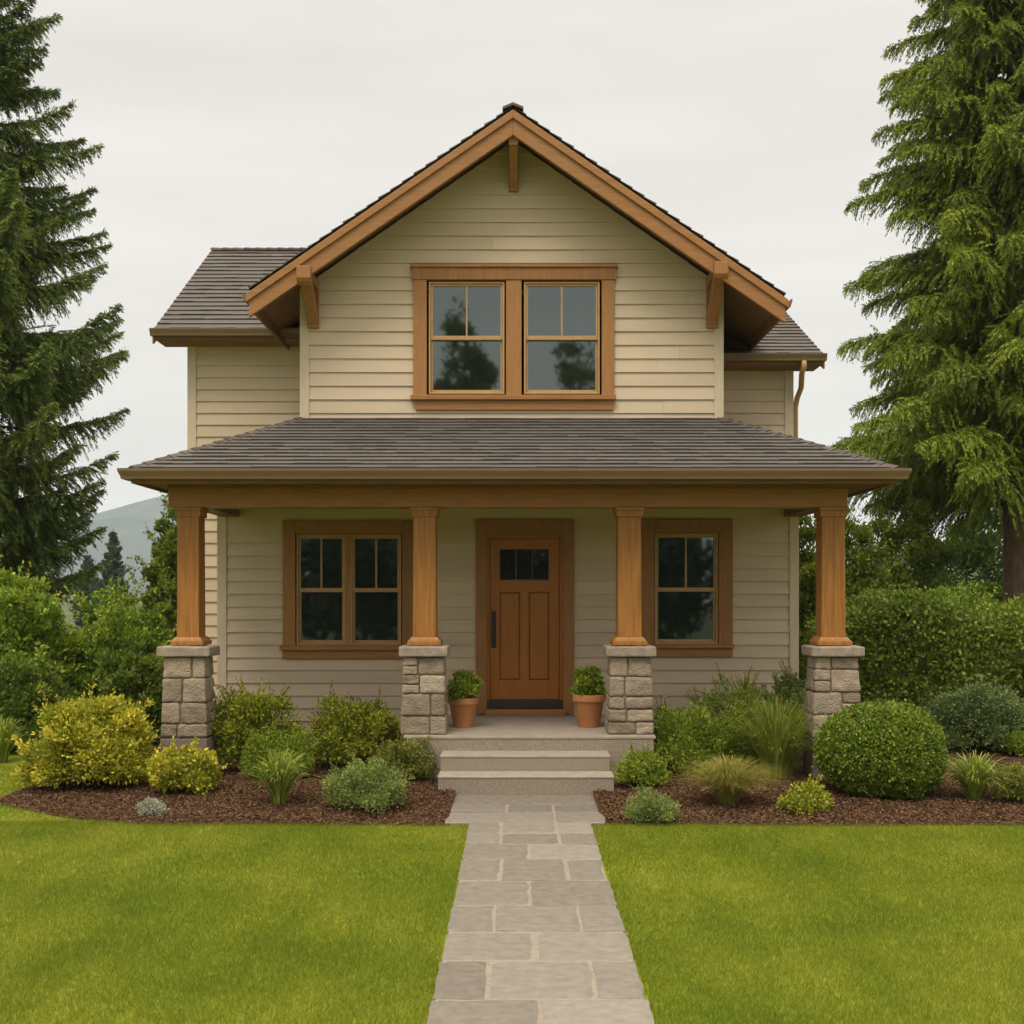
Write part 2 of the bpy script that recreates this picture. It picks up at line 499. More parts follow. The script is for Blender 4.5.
# bark chips
rng = np.random.default_rng(11)
n = 120000
X = rng.uniform(BED_L, 6.2, n); Y = 9.3 + 3.7 * rng.beta(1.0, 1.9, n)
k = in_bed(X, Y) & ~in_path(X, Y)
X, Y = X[k], Y[k]
P = np.stack([X, Y, bedz(X, Y) + rng.uniform(-0.002, 0.010, len(X))], -1)
D = rng.normal(size=P.shape); D[:, 2] *= 0.35
o = np_mesh('bark_mulch', leaf_quads(P, D, rng.uniform(0.015, 0.05, len(P)), rng.uniform(0.006, 0.016, len(P)), rng, hint=np.array([[0, 0, 1.0]]) * 1.0, mid=0.5, fold=0.25), 4, rng.random(len(P)), M['chips'])
o['kind'] = 'stuff'; o['label'] = 'loose reddish brown bark chips covering the flower bed'

# grass blades, one object
def lawn_blades():
    rng = np.random.default_rng(3)
    parts = []
    for (y0, y1, xh, dens, wid) in ((3.2, 4.8, 4.6, 6000, 0.0036), (4.8, 6.2, 4.6, 24000, 0.0026), (6.2, 7.6, 5.0, 17000, 0.0032), (7.6, 9.5, 6.0, 12000, 0.0040), (9.3, 13.0, 8.5, 5000, 0.0055)):
        n = int((y1 - y0) * 2 * xh * dens)
        x = rng.uniform(-xh, xh, n); y = rng.uniform(y0, y1, n)
        if y0 > 9.2:
            k = (x < -2.6) & (y < 12.6)
        else:
            k = np.ones(n, bool)
        k &= ~in_bed(x, y - 0.012) & ~in_path(x + 0.012, y) & ~in_path(x - 0.012, y)
        x, y = x[k], y[k]
        parts.append((x, y, np.full(len(x), wid)))
    x = np.concatenate([p[0] for p in parts]); y = np.concatenate([p[1] for p in parts]); wd = np.concatenate([p[2] for p in parts])
    n = len(x)
    L = rng.uniform(0.020, 0.038, n)
    # lean follows slow swirls, so the mown surface catches light unevenly
    a = rng.uniform(0, 6.283, n)
    sw = SNoise(rng, 12, 0.8, 2.2)(np.stack([x, y, 0 * x], -1))
    lean = rng.uniform(0.2, 1.1, n)
    d = np.stack([np.cos(a) * lean + 0.25 * sw, np.sin(a) * lean + 0.2, np.ones(n)], -1)
    d = unit(d)
    b = rng.uniform(0, 6.283, n)
    s = np.stack([np.cos(b), np.sin(b), 0 * b], -1) * wd[:, None]
    P = np.stack([x, y, np.full(n, -0.03)], -1)
    V = np.stack([P - s / 2, P + s / 2, P + d * L[:, None]], 1)
    o = np_mesh('grass', V, 3, rng.random(n), M['blade'])
    o['kind'] = 'stuff'
    o['label'] = 'short mown grass of the lawn'
lawn_blades()

# path: sandy bed plus separate slabs in one structure object
mb = MB()
def slab_mesh():
    rng = np.random.default_rng(21)
    rows_y = [794.6, 804.4, 812, 821.6, 833, 844, 858.8, 880, 905, 931, 960.6, 998.8]
    Ds = [F * CAMZ / (q - VY) for q in rows_y] + [4.70, 4.10, 3.5, 2.9, 2.3, 1.7, 1.0, 0.3]
    J = [[], [405, 553], [560], [385, 565], [385, 575], [475], [387, 595], [480], [367, 640], [497], [345, 685], [513]]
    sn = SNoise(rng, 30, 8, 45)
    V, Fc, A = [], [], []
    for i in range(len(Ds) - 1):
        y1, y0 = Ds[i], Ds[i + 1]
        S = F / ((y0 + y1) / 2)
        xs0, xs1 = (QX0, QX1) if i < 3 else (PX0, PX1)
        if i < len(J):
            js = [px(380 + q / 3.2, S) for q in J[i]]
        else:
            js = [xs0 + (xs1 - xs0) * q for q in ([0.33, 0.68] if i % 2 == 0 else [0.5])]
        ed = [xs0] + js + [xs1]
        for a, b in zip(ed[:-1], ed[1:]):
            g = rng.uniform(0.008, 0.014); gh = rng.uniform(0.004, 0.011)
            xa = a + (g if a > xs0 else rng.uniform(-0.006, 0.006)); xb = b - (g if b < xs1 else rng.uniform(-0.006, 0.006))
            ya, yb = y0 + gh, y1 - gh
            nx, ny = max(4, int((xb - xa) / 0.035)), max(4, int((yb - ya) / 0.04))
            u = np.linspace(0, 1, nx + 1); v = np.linspace(0, 1, ny + 1)
            U, W = np.meshgrid(u, v, indexing='ij')
            X = xa + (xb - xa) * U; Y = ya + (yb - ya) * W
            # worn outline
            nn = sn(np.stack([X, Y, 0 * X + i], -1)); n2 = sn(np.stack([X + 9, Y, 0 * X + i], -1))
            edge = np.minimum(np.minimum(U * (xb - xa), (1 - U) * (xb - xa)), np.minimum(W * (yb - ya), (1 - W) * (yb - ya)))
            fade = np.exp(-edge / 0.03)
            X = X + 0.011 * nn * fade; Y = Y + 0.008 * n2 * fade
            Z = 0.004 + rng.uniform(-0.003, 0.003) + 0.0035 * nn - 0.009 * np.exp(-edge / 0.012)
            base = len(V)
            V += np.stack([X, Y, Z], -1).reshape(-1, 3).tolist()
            I = np.arange((nx + 1) * (ny + 1)).reshape(nx + 1, ny + 1) + base
            val = rng.random()
            q = np.stack([I[:-1, :-1], I[1:, :-1], I[1:, 1:], I[:-1, 1:]], -1).reshape(-1, 4)
            Fc += q.tolist(); A += [val] * len(q)
            # skirts
            for line in (I[:, 0], I[-1, :], I[::-1, -1], I[0, ::-1]):
                b2 = len(V)
                V += [[V[k][0], V[k][1], -0.05] for k in line]
                for t in range(len(line) - 1):
                    Fc.append([b2 + t, b2 + t + 1, line[t + 1], line[t]]); A.append(val)
    m = MB(); m.v = [tuple(p) for p in V]; m.f = [tuple(f) for f in Fc]; m.a = A
    return m
pth = slab_mesh().build('path', M['slab'], smooth=False)
structure(pth, 'straight path of grey sandstone slabs leading to the porch steps')
jb = MB()
jb.box(PX0 + 0.01, PX1 - 0.01, 0.2, 9.33, -0.06, -0.005)
jb.box(QX0 + 0.01, QX1 - 0.01, 9.335, 10.66, -0.06, -0.006)
jo = jb.build('path_joint', M['joint'], pth)

# ------------------------------------------------------------------ the house
DW = 13.25; SW = F / DW
DB = 14.75; SB = F / DB
HOUSE = thing('house', 'two storey tan craftsman house with orange brown wood trim and a deep front porch', 'house', (0, DW, 0))
def part(mb, name, mat, parent=None, bevel=0.0, smooth=False, seg=2):
    if parent is None or parent is HOUSE:
        return mb.build(name, mat, HOUSE, world=True, bevel=bevel, smooth=smooth, seg=seg)
    return mb.build(name, mat, parent, bevel=bevel, smooth=smooth, seg=seg)

def clip(poly, a, b, c):
    """keep the side a*u + b*v <= c of a convex 2D polygon"""
    outp = []
    n = len(poly)
    for i in range(n):
        p, q = poly[i], poly[(i + 1) % n]
        dp = a * p[0] + b * p[1] - c
        dq = a * q[0] + b * q[1] - c
        if dp <= 1e-9: outp.append(p)
        if (dp < -1e-9 and dq > 1e-9) or (dp > 1e-9 and dq < -1e-9):
            t = dp / (dp - dq)
            outp.append((p[0] + (q[0] - p[0]) * t, p[1] + (q[1] - p[1]) * t))
    return outp

def siding(mb, origin, U, Nrm, poly, openings=(), course=0.158, z0=None, rng=random):
    """lap siding on a vertical plane: poly convex in (u, z); real bevelled boards with butt joints"""
    origin, U, Nrm = Vector(origin), Vector(U), Vector(Nrm)
    zs = [p[1] for p in poly]; us = [p[0] for p in poly]
    zb = min(zs) if z0 is None else z0
    ztop = max(zs)
    k = 0
    while zb + k * course < ztop:
        c0 = zb + k * course; c1 = c0 + course
        # board joints
        js = [min(us)]
        x = min(us) + rng.uniform(0.6, 3.4)
        while x < max(us):
            js.append(x); x += rng.uniform(2.2, 3.7)
        js.append(max(us))
        cuts = sorted({c0, min(c1, ztop)} | {z for o in openings for z in (o[2], o[3]) if c0 < z < c1})
        for ja, jb_ in zip(js[:-1], js[1:]):
            val = rng.random(); dr = rng.uniform(-0.0015, 0.0015)
            for za, zc in zip(cuts[:-1], cuts[1:]):
                ivs = [(ja + (0.001 if ja > min(us) else 0), jb_)]
                for o in openings:
                    if o[2] <= za + 1e-6 and o[3] >= zc - 1e-6:
                        nv = []
                        for a, b in ivs:
                            if o[1] <= a or o[0] >= b: nv.append((a, b)); continue
                            if a < o[0]: nv.append((a, o[0]))
                            if b > o[1]: nv.append((o[1], b))
                        ivs = nv
                for a, b in ivs:
                    pg = clip(clip(clip(clip(list(poly), -1, 0, -a), 1, 0, b), 0, -1, -za), 0, 1, zc)
                    if len(pg) < 3: continue
                    off = lambda z: (0.024 + dr) - 0.019 * (z - c0) / course
                    vs = [origin + U * u + Vector((0, 0, z)) + Nrm * off(z) for u, z in pg]
                    mb.add(vs, [tuple(range(len(vs)))], val)
                    # bottom lip
                    lo = [q for q in pg if abs(q[1] - za) < 1e-6]
                    if len(lo) == 2 and za == c0:
                        l, r = sorted(lo)
                        A = origin + U * l[0] + Vector((0, 0, za)); B = origin + U * r[0] + Vector((0, 0, za))
                        mb.add([A, B, B + Nrm * off(za), A + Nrm * off(za)], [(0, 1, 2, 3)], val)
        k += 1

def roof_plane(mb, poly3, eave_dir, exposure=0.15, rng=random, raise_=0.016):
    """shingle courses laid up a sloping convex polygon: poly3[0] lies on the eave"""
    o = Vector(poly3[0]); U = Vector(eave_dir).normalized()
    ps = [Vector(p) - o for p in poly3]
    nrm = Vector((0, 0, 0))
    for i in range(len(ps)): nrm += ps[i].cross(ps[(i + 1) % len(ps)])
    nrm.normalize()
    if nrm.z < 0: nrm = -nrm
    Vv = nrm.cross(U)
    if Vv.z < 0: Vv = -Vv
    pg = [(p.dot(U), p.dot(Vv)) for p in ps]
    v = min(p[1] for p in pg); vmax = max(p[1] for p in pg)
    umin, umax = min(p[0] for p in pg), max(p[0] for p in pg)
    while v < vmax - 1e-6:
        row = clip(clip(pg, 0, -1, -v), 0, 1, v + exposure)
        shade = rng.uniform(-0.05, 0.05)
        u = umin - rng.uniform(0, 0.3)
        while u < umax:
            wdt = rng.choice((0.12, 0.17, 0.22, 0.3, 0.38))
            cell = clip(clip(row, -1, 0, -u), 1, 0, u + wdt) if len(row) >= 3 else []
            u += wdt
            if len(cell) < 3: continue
            rr = raise_ + rng.choice((0, 0, 0.003, 0.005))
            val = min(1, max(0, rng.gauss(0.5, 0.09) + shade))
            f = lambda q: rr * (1 - (q[1] - v) / exposure) + 0.001
            mb.add([o + U * q[0] + Vv * q[1] + nrm * f(q) for q in cell], [tuple(range(len(cell)))], val)
            lo = sorted(q for q in cell if abs(q[1] - v) < 1e-6)
            if len(lo) >= 2:
                A, B = lo[0], lo[-1]
                a3 = o + U * A[0] + Vv * A[1]; b3 = o + U * B[0] + Vv * B[1]
                mb.add([a3 - nrm * 0.004, b3 - nrm * 0.004, b3 + nrm * f(B), a3 + nrm * f(A)], [(0, 1, 2, 3)], val * 0.2)
                # exposed sides of the raised tab
                for q in (A, B):
                    up = [p for p in cell if abs(p[0] - q[0]) < 1e-6 and p[1] > v + 1e-6]
                    if up:
                        p = up[0]
                        mb.add([o + U * q[0] + Vv * q[1], o + U * q[0] + Vv * q[1] + nrm * f(q), o + U * p[0] + Vv * p[1] + nrm * f(p)], [(0, 1, 2)], val * 0.5)
        v += exposure

# --- heights
PF = 0.485                         # porch floor
rr_ = random.Random(4)
WX0, WX1 = px(220, SW), px(796, SW)          # ground floor front wall
GX0, GX1 = px(302.5, SW), px(721, SW)        # gable wall above
Z_FND = 0.26
Z_PR = 4.06                                   # porch roof meets the gable wall

# window measurements (pixels at the wall plane) ---------------------------------------------
def rect(x0, x1, ytop, ybot, S=SW):
    return (px(x0, S), px(x1, S), pz(ybot, S), pz(ytop, S))
WIN_L = dict(cas=rect(283.4, 413, 520.6, 647), inner=rect(296, 402.5, 534, 645), sashes=[rect(297, 346, 534.5, 645), rect(351, 401.5, 534.5, 645)], mull=rect(345.5, 351.5, 534, 645), meet=pz(590, SW), head_w=0.0, sill=rect(281, 414, 645, 650), apron=rect(283, 412, 650, 658.5))
WIN_R = dict(cas=rect(641, 732, 519.4, 646), inner=rect(653.5, 718, 533, 644), sashes=[rect(654.2, 717.4, 533.5, 644)], mull=None, meet=pz(589.5, SW), head_w=0.0, sill=rect(639, 733.5, 644, 648), apron=rect(641, 732, 648, 656.5))
WIN_U = dict(cas=rect(413.5, 614, 281, 397), inner=rect(427, 601.5, 281, 396), sashes=[rect(429, 504.5, 282.5, 394.5), rect(524, 599.5, 282.5, 394.5)], mull=rect(506, 521.5, 281, 396), meet=pz(338, SW), head_w=1, head=rect(410.5, 617.5, 266, 281), sill=rect(411, 615.5, 396, 400.8), apron=rect(416, 613, 400.8, 410.5))
DOORC = dict(cas=rect(476, 574, 520, 716), inner=rect(487, 563, 536, 716))

# ground floor front wall
opens = [(*WIN_L['inner'],), (*WIN_R['inner'],), (*DOORC['inner'],)]
mb = MB()
siding(mb, (0, DW, 0), (1, 0, 0), (0, -1, 0), [(WX0 + 0.02, Z_FND), (WX1 - 0.02, Z_FND), (WX1 - 0.02, 3.12), (WX0 + 0.02, 3.12)], opens, 0.153, rng=rr_)
# returns along both sides back to the wings
siding(mb, (WX0, DB, 0), (0, -1, 0), (-1, 0, 0), [(0, Z_FND), (DB - DW - 0.02, Z_FND), (DB - DW - 0.02, 3.15), (0, 3.15)], (), 0.153, rng=rr_)
siding(mb, (WX1, DW, 0), (0, 1, 0), (1, 0, 0), [(0.02, Z_FND), (DB - DW, Z_FND), (DB - DW, 3.15), (0.02, 3.15)], (), 0.153, rng=rr_)
wall_low = part(mb, 'porch_wall', M['siding'])
mb = MB()
for x0, x1 in ((WX0 - 0.028, WX0 + 0.085), (WX1 - 0.085, WX1 + 0.028)):
    mb = MB().box(x0, x1, DW - 0.030, DW + 0.09, Z_FND - 0.02, 3.10)
    part(mb, 'corner_board', M['siding_trim'], wall_low, 0.004)

# gable wall (upper front) with side returns
GXC = px(513, 87.0); GP = 0.69; GZ = 7.545
def gz(x): return GZ - GP * abs(x - GXC)
mb = MB()
half_l = [(GX0, 3.9), (GXC, 3.9), (GXC, gz(GXC) - 0.15), (GX0, gz(GX0) - 0.15)]
full = [(GX0 + 0.02, 3.93), (GX1 - 0.02, 3.93), (GX1 - 0.02, gz(GX1) - 0.15), (GXC, gz(GXC) - 0.15), (GX0 + 0.02, gz(GX0) - 0.15)]
siding(mb, (0, DW, 0), (1, 0, 0), (0, -1, 0), full, [(WIN_U['inner'])], 0.164, z0=3.955, rng=rr_)
siding(mb, (GX0, 17.0, 0), (0, -1, 0), (-1, 0, 0), [(0, 3.9), (17.0 - DW - 0.02, 3.9), (17.0 - DW - 0.02, gz(GX0) - 0.15), (0, gz(GX0) - 0.15)], (), 0.164, z0=3.955, rng=rr_)
siding(mb, (GX1, DW, 0), (0, 1, 0), (1, 0, 0), [(0.02, 3.9), (17.0 - DW, 3.9), (17.0 - DW, gz(GX1) - 0.15), (0.02, gz(GX1) - 0.15)], (), 0.164, z0=3.955, rng=rr_)
wall_gab = part(mb, 'gable_wall', M['siding'])
for x0, x1 in ((GX0 - 0.028, GX0 + 0.085), (GX1 - 0.085, GX1 + 0.028)):
    mb = MB().box(x0, x1, DW - 0.030, DW + 0.09, 4.02, gz((x0 + x1) / 2) - 0.19)
    part(mb, 'corner_board', M['siding_trim'], wall_gab, 0.004)

# wings behind
LX0, RX1 = px(190, SB), px(791, SB)
WP = 0.69; LE_D = 14.30; LE_Z = pz(329, F / LE_D); LX_E = px(154, F / LE_D)
RP = 0.53; RE_Z = pz(354, F / LE_D); RX_E = px(823, F / LE_D)
RID = 17.05; BACK = 19.6
wing_l_top = LE_Z + WP * (DB - LE_D) - 0.16
wing_r_top = RE_Z + RP * (DB - LE_D) - 0.16
mb = MB()
siding(mb, (0, DB, 0), (1, 0, 0), (0, -1, 0), [(LX0 + 0.02, Z_FND), (WX0 + 1.5, Z_FND), (WX0 + 1.5, wing_l_top), (LX0 + 0.02, wing_l_top)], (), 0.158, rng=rr_)
ridl = LE_Z + WP * (RID - LE_D) - 0.16
siding(mb, (LX0, BACK, 0), (0, -1, 0), (-1, 0, 0), [(0, Z_FND), (BACK - DB - 0.02, Z_FND), (BACK - DB - 0.02, wing_l_top), (BACK - RID, ridl), (0, ridl - WP * (BACK - RID))], (), 0.158, rng=rr_)
wl = part(mb, 'wing_wall', M['siding'])
mb = MB().box(LX0 - 0.028, LX0 + 0.09, DB - 0.03, DB + 0.09, Z_FND - 0.02, wing_l_top + 0.02)
part(mb, 'corner_board', M['siding_trim'], wl, 0.004)
mb = MB()
siding(mb, (0, DB, 0), (1, 0, 0), (0, -1, 0), [(GX1 - 0.1, Z_FND), (RX1 - 0.02, Z_FND), (RX1 - 0.02, wing_r_top), (GX1 - 0.1, wing_r_top)], (), 0.158, rng=rr_)
ridr = RE_Z + RP * (RID - LE_D) - 0.16
siding(mb, (RX1, DB, 0), (0, 1, 0), (1, 0, 0), [(0.02, Z_FND), (BACK - DB, Z_FND), (BACK - DB, ridr - RP * (BACK - RID)), (RID - DB, ridr), (0.02, wing_r_top)], (), 0.158, rng=rr_)
wr = part(mb, 'wing_wall', M['siding'])
mb = MB().box(RX1 - 0.09, RX1 + 0.028, DB - 0.03, DB + 0.09, Z_FND - 0.02, wing_r_top + 0.02)
part(mb, 'corner_board', M['siding_trim'], wr, 0.004)
# plain rear wall, closing the house
mb = MB()
siding(mb, (0, BACK, 0), (1, 0, 0), (0, 1, 0), [(LX0, Z_FND), (RX1, Z_FND), (RX1, 5.0), (LX0, 5.0)], (), 0.158, rng=rr_)
part(mb, 'rear_wall', M['siding'])
# foundation
mb = MB()
mb.box(WX0 + 0.03, WX1 - 0.03, DW + 0.02, DB, -0.1, Z_FND + 0.01)
mb.box(LX0 + 0.03, RX1 - 0.03, DB + 0.02, BACK - 0.03, -0.1, Z_FND + 0.008)
part(mb, 'foundation', M['found'], bevel=0.006)

# --- roofs
def slab(poly3, th, name, mat, parent=None):
    m = MB()
    m.prism([(p[0], p[1], p[2] - 0.004) for p in poly3], (0, 0, -th))
    return part(m, name, mat, parent)

def shingle_roof(polys, name, exposure=0.165):
    m = MB()
    for poly, ed in polys:
        roof_plane(m, poly, ed, exposure, rr_)
    return part(m, name, M['shingle'])

def gutter(pts, name, parent, hgt=0.105, dep=0.115):
    """K profile swept along a level polyline; points given on the fascia line, outward side on the right hand of travel"""
    prof = [(0, 0), (0.072, 0), (0.078, 0.028), (0.088, 0.05), (dep, 0.078), (dep, hgt), (dep - 0.016, hgt), (dep - 0.016, hgt - 0.012), (dep - 0.022, 0.08), (0.01, 0.02), (0.01, hgt), (0, hgt)]
    P = [Vector(p) for p in pts]
    m = MB()
    n = len(P)
    rings = []
    for i in range(n):
        d0 = (P[i] - P[i - 1]).normalized() if i > 0 else None
        d1 = (P[i + 1] - P[i]).normalized() if i < n - 1 else None
        n0 = Vector((d0.y, -d0.x, 0)) if d0 else None
        n1 = Vector((d1.y, -d1.x, 0)) if d1 else None
        if n0 and n1:
            b = (n0 + n1).normalized()
            b = b / max(0.2, b.dot(n0))
        else:
            b = n0 or n1
        rings.append([P[i] + b * o + Vector((0, 0, z)) for o, z in prof])
    vs = [q for r in rings for q in r]
    k = len(prof)
    fs = []
    for i in range(n - 1):
        for j in range(k):
            j2 = (j + 1) % k
            fs.append((i * k + j, i * k + j2, (i + 1) * k + j2, (i + 1) * k + j))
    fs.append(tuple(range(k))); fs.append(tuple(range((n - 1) * k, n * k))[::-1])
    m.add(vs, fs)
    return part(m, name, M['gutter'], parent)

def cap_line(a, b, name, parent, wd=0.13, th=0.02):
    """short overlapping cap shingles folded over a ridge or hip"""
    a, b = Vector(a), Vector(b)
    d = (b - a); L = d.length; d.normalize()
    s = d.cross(Vector((0, 0, 1))).normalized()
    up = s.cross(d)
    m = MB()
    t = 0
    while t < L:
        t2 = min(L, t + 0.17)
        lift0, lift1 = th + 0.012, th
        p0, p1 = a + d * t, a + d * t2
        drop = wd * 0.42
        q = [p0 + s * wd - up * drop + up * lift0, p0 + up * lift0, p0 - s * wd - up * drop + up * lift0,
             p1 + s * wd - up * drop + up * lift1, p1 + up * lift1, p1 - s * wd - up * drop + up * lift1]
        base = [x - up * 0.03 for x in q]
        m.add(q + base, [(0, 1, 4, 3), (1, 2, 5, 4), (0, 6, 7, 1), (1, 7, 8, 2), (6, 0, 3, 9), (2, 8, 11, 5)], rr_.random())
        t = t2
    return part(m, name, M['ridge'], parent)

# front gable roof
GF = 12.64; GB = 19.9
EX0, EX1 = px(249, 87.0), px(785.5, 87.0)
def gpt(x, y, dz=0): return (x, y, gz(x) + dz)
gable_roof = shingle_roof([
    ([gpt(EX0, GF), gpt(EX0, GB), gpt(GXC, GB), gpt(GXC, GF)], (0, 1, 0)),
    ([gpt(EX1, GF), gpt(EX1, GB), gpt(GXC, GB), gpt(GXC, GF)], (0, 1, 0))], 'gable_roof')
for xe in (EX0, EX1):
    slab([gpt(xe, GF + 0.055), gpt(xe, GB), gpt(GXC, GB), gpt(GXC, GF + 0.055)], 0.11, 'soffit', M['soffit'], gable_roof)
    sg = -1 if xe < 0 else 1
    # bargeboard: main board, upper trim board proud of it
    xi = xe
    m = MB().prism([(xi, GF, gz(xi) - 0.135), (GXC, GF, GZ - 0.135), (GXC, GF, GZ - 0.328), (xi, GF, gz(xi) - 0.328)], (0, 0.05, 0))
    part(m, 'bargeboard', M['trim_h'], gable_roof, 0.006)
    xt = xe + sg * 0.03
    m = MB().prism([(xt, GF - 0.028, gz(xt) - 0.045), (GXC, GF - 0.028, GZ - 0.045), (GXC, GF - 0.028, GZ - 0.142), (xt, GF - 0.028, gz(xt) - 0.142)], (0, 0.028 + 0.02, 0))
    part(m, 'rake_trim', M['trim_h'], gable_roof, 0.006)
    # fascia along the side eave and gutter
    m = MB().box(min(xe, xe - sg * 0.03), max(xe, xe - sg * 0.03), GF + 0.052, 14.8, gz(xe) - 0.24, gz(xe) - 0.03)
    part(m, 'fascia', M['soffit'], gable_roof, 0.004)
    if sg > 0: gutter([(xe + 0.005, GF + 0.06, gz(xe) - 0.12), (xe + 0.005, 15.2, gz(xe) - 0.12)], 'gutter', gable_roof, 0.085, 0.09)
    else: gutter([(xe - 0.005, 15.2, gz(xe) - 0.12), (xe - 0.005, GF + 0.06, gz(xe) - 0.12)], 'gutter', gable_roof, 0.085, 0.09)
    # rafter tails / blocking between fascia and wall under the overhang
cap_line((GXC, GF - 0.03, GZ + 0.004), (GXC, GB, GZ + 0.004), 'ridge_cap', gable_roof, 0.12)
# drip edge shingle line over the rake
# rear gable closing wall
mb = MB()
siding(mb, (0, BACK, 0), (1, 0, 0), (0, 1, 0), [(GX0, 5.0), (GX1, 5.0), (GX1, gz(GX1) - 0.15), (GXC, GZ - 0.15), (GX0, gz(GX0) - 0.15)], (), 0.158, rng=rr_)
part(mb, 'rear_wall', M['siding'])

# wing roofs (side gables)
def wing_roof(xe, xi, ez, p, sg):
    rz = ez + p * (RID - LE_D)
    f = [(xe, LE_D, ez), (xi, LE_D, ez), (xi, RID, rz), (xe, RID, rz)]
    yb = RID + (RID - LE_D)
    b = [(xe, yb, ez), (xi, yb, ez), (xi, RID, rz), (xe, RID, rz)]
    rf = shingle_roof([(f, (1, 0, 0)), (b, (1, 0, 0))], 'wing_roof')
    slab([(xe, LE_D + 0.04, ez + p * 0.04), (xi, LE_D + 0.04, ez + p * 0.04), (xi, RID, rz), (xe, RID, rz)], 0.12, 'soffit', M['soffit'], rf)
    slab([(xe, yb, ez), (xi, yb, ez), (xi, RID, rz), (xe, RID, rz)], 0.12, 'soffit', M['soffit'], rf)
    m = MB().box(min(xe, xi), max(xe, xi), LE_D, LE_D + 0.035, ez - 0.135, ez - 0.008)
    part(m, 'fascia', M['soffit'], rf, 0.004)
    # boxed eave soffit, level
    m = MB().box(min(xe, xi), max(xe, xi), LE_D + 0.036, DB + 0.02, ez - 0.130, ez - 0.112)
    part(m, 'eave_soffit', M['soffit'], rf)
    m = MB().prism([(xe, LE_D + 0.02, ez - 0.02), (xe, RID, rz - 0.02), (xe, RID, rz - 0.19), (xe, LE_D + 0.02, ez - 0.19)], (sg * 0.03, 0, 0))
    part(m, 'bargeboard', M['trim_h'], rf, 0.004)
    a, b_ = (min(xe, xi) - (0.03 if sg < 0 else 0), LE_D - 0.002, ez - 0.10), (max(xe, xi) + (0.03 if sg > 0 else 0), LE_D - 0.002, ez - 0.10)
    gutter([a, b_], 'gutter', rf, 0.09, 0.10)
    cap_line((xe, RID, rz + 0.004), (xi, RID, rz + 0.004), 'ridge_cap', rf, 0.12)
    return rf
wing_roof(LX_E, GX0 + 1.4, LE_Z, WP, -1)
rwr = wing_roof(RX_E, GX1 - 1.4, RE_Z, RP, 1)

# downspout on the right wing corner
SX = px(804, F / (LE_D - 0.05)); dz = RE_Z - 0.12
m = MB().tube([(SX, LE_D - 0.05, dz + 0.02), (SX, LE_D - 0.05, dz - 0.06), (SX - 0.01, LE_D + 0.02, dz - 0.13), (RX1 + 0.10, DB - 0.14, dz - 0.26), (RX1 + 0.07, DB - 0.05, dz - 0.38), (RX1 + 0.065, DB + 0.03, dz - 0.5), (RX1 + 0.065, DB + 0.03, 0.1)], 0.036, 10)
part(m, 'downspout', M['sash'], smooth=True)

# porch roof (hipped)
PE_D = 11.05; SPE = F / PE_D
PEX0, PEX1 = px(131, SPE), px(898, SPE)
PEZ = pz(468.5, SPE)
A = (PEX0, PE_D, PEZ); Bq = (PEX1, PE_D, PEZ)
Tl = (GX0, DW, Z_PR); Tr = (GX1, DW, Z_PR)
porch_roof = shingle_roof([
    ([A, Bq, Tr, Tl], (1, 0, 0)),
    ([A, Tl, (GX0, DB, Z_PR), (PEX0, DB, PEZ)], (0, 1, 0)),
    ([Bq, Tr, (GX1, DB, Z_PR), (PEX1, DB, PEZ)], (0, 1, 0))], 'porch_roof', 0.15)
slab([A, Bq, Tr, Tl], 0.06, 'roof_deck', M['soffit'], porch_roof)
slab([A, Tl, (GX0, DB, Z_PR), (PEX0, DB, PEZ)], 0.06, 'roof_deck', M['soffit'], porch_roof)
slab([Bq, Tr, (GX1, DB, Z_PR), (PEX1, DB, PEZ)], 0.06, 'roof_deck', M['soffit'], porch_roof)
cap_line((A[0], A[1], A[2] + 0.006), (Tl[0], Tl[1], Tl[2] + 0.006), 'hip_cap', porch_roof, 0.11, 0.012)
cap_line((Bq[0], Bq[1], Bq[2] + 0.006), (Tr[0], Tr[1], Tr[2] + 0.006), 'hip_cap', porch_roof, 0.11, 0.012)
zf0, zf1 = PEZ - 0.150, PEZ - 0.012
m = MB()
m.box(PEX0, PEX1, PE_D, PE_D + 0.035, zf0, zf1)
m.box(PEX0, PEX0 + 0.035, PE_D + 0.036, DB, zf0, zf1)
m.box(PEX1 - 0.035, PEX1, PE_D + 0.036, DB, zf0, zf1)
part(m, 'fascia', M['soffit'], porch_roof, 0.004)
gutter([(PEX0 - 0.003, DB, PEZ - 0.112), (PEX0 - 0.003, PE_D - 0.003, PEZ - 0.112), (PEX1 + 0.003, PE_D - 0.003, PEZ - 0.112), (PEX1 + 0.003, DB, PEZ - 0.112)], 'gutter', porch_roof, 0.105, 0.10)
# level soffit of the overhang and the porch ceiling of narrow boards
BEAM_F = 11.50; BZ0, BZ1 = 2.85, 3.05
ZS = PEZ - 0.125
m = MB()
y = PE_D + 0.037
while y < DW - 0.03:
    y2 = min(y + 0.11, DW - 0.025)
    m.box(PEX0 + 0.036, PEX1 - 0.036, y, y2 - 0.006, ZS, ZS + 0.018, rr_.random())
    y = y2
m.box(PEX0 + 0.036, PEX1 - 0.036, PE_D + 0.037, DW - 0.025, ZS + 0.019, ZS + 0.03)
m.box(PEX0 + 0.036, WX0 - 0.03, DW - 0.02, DB, ZS, ZS + 0.02)
m.box(WX1 + 0.03, PEX1 - 0.036, DW - 0.02, DB, ZS, ZS + 0.02)
part(m, 'porch_ceiling', M['soffit'], HOUSE, 0.002, seg=1)

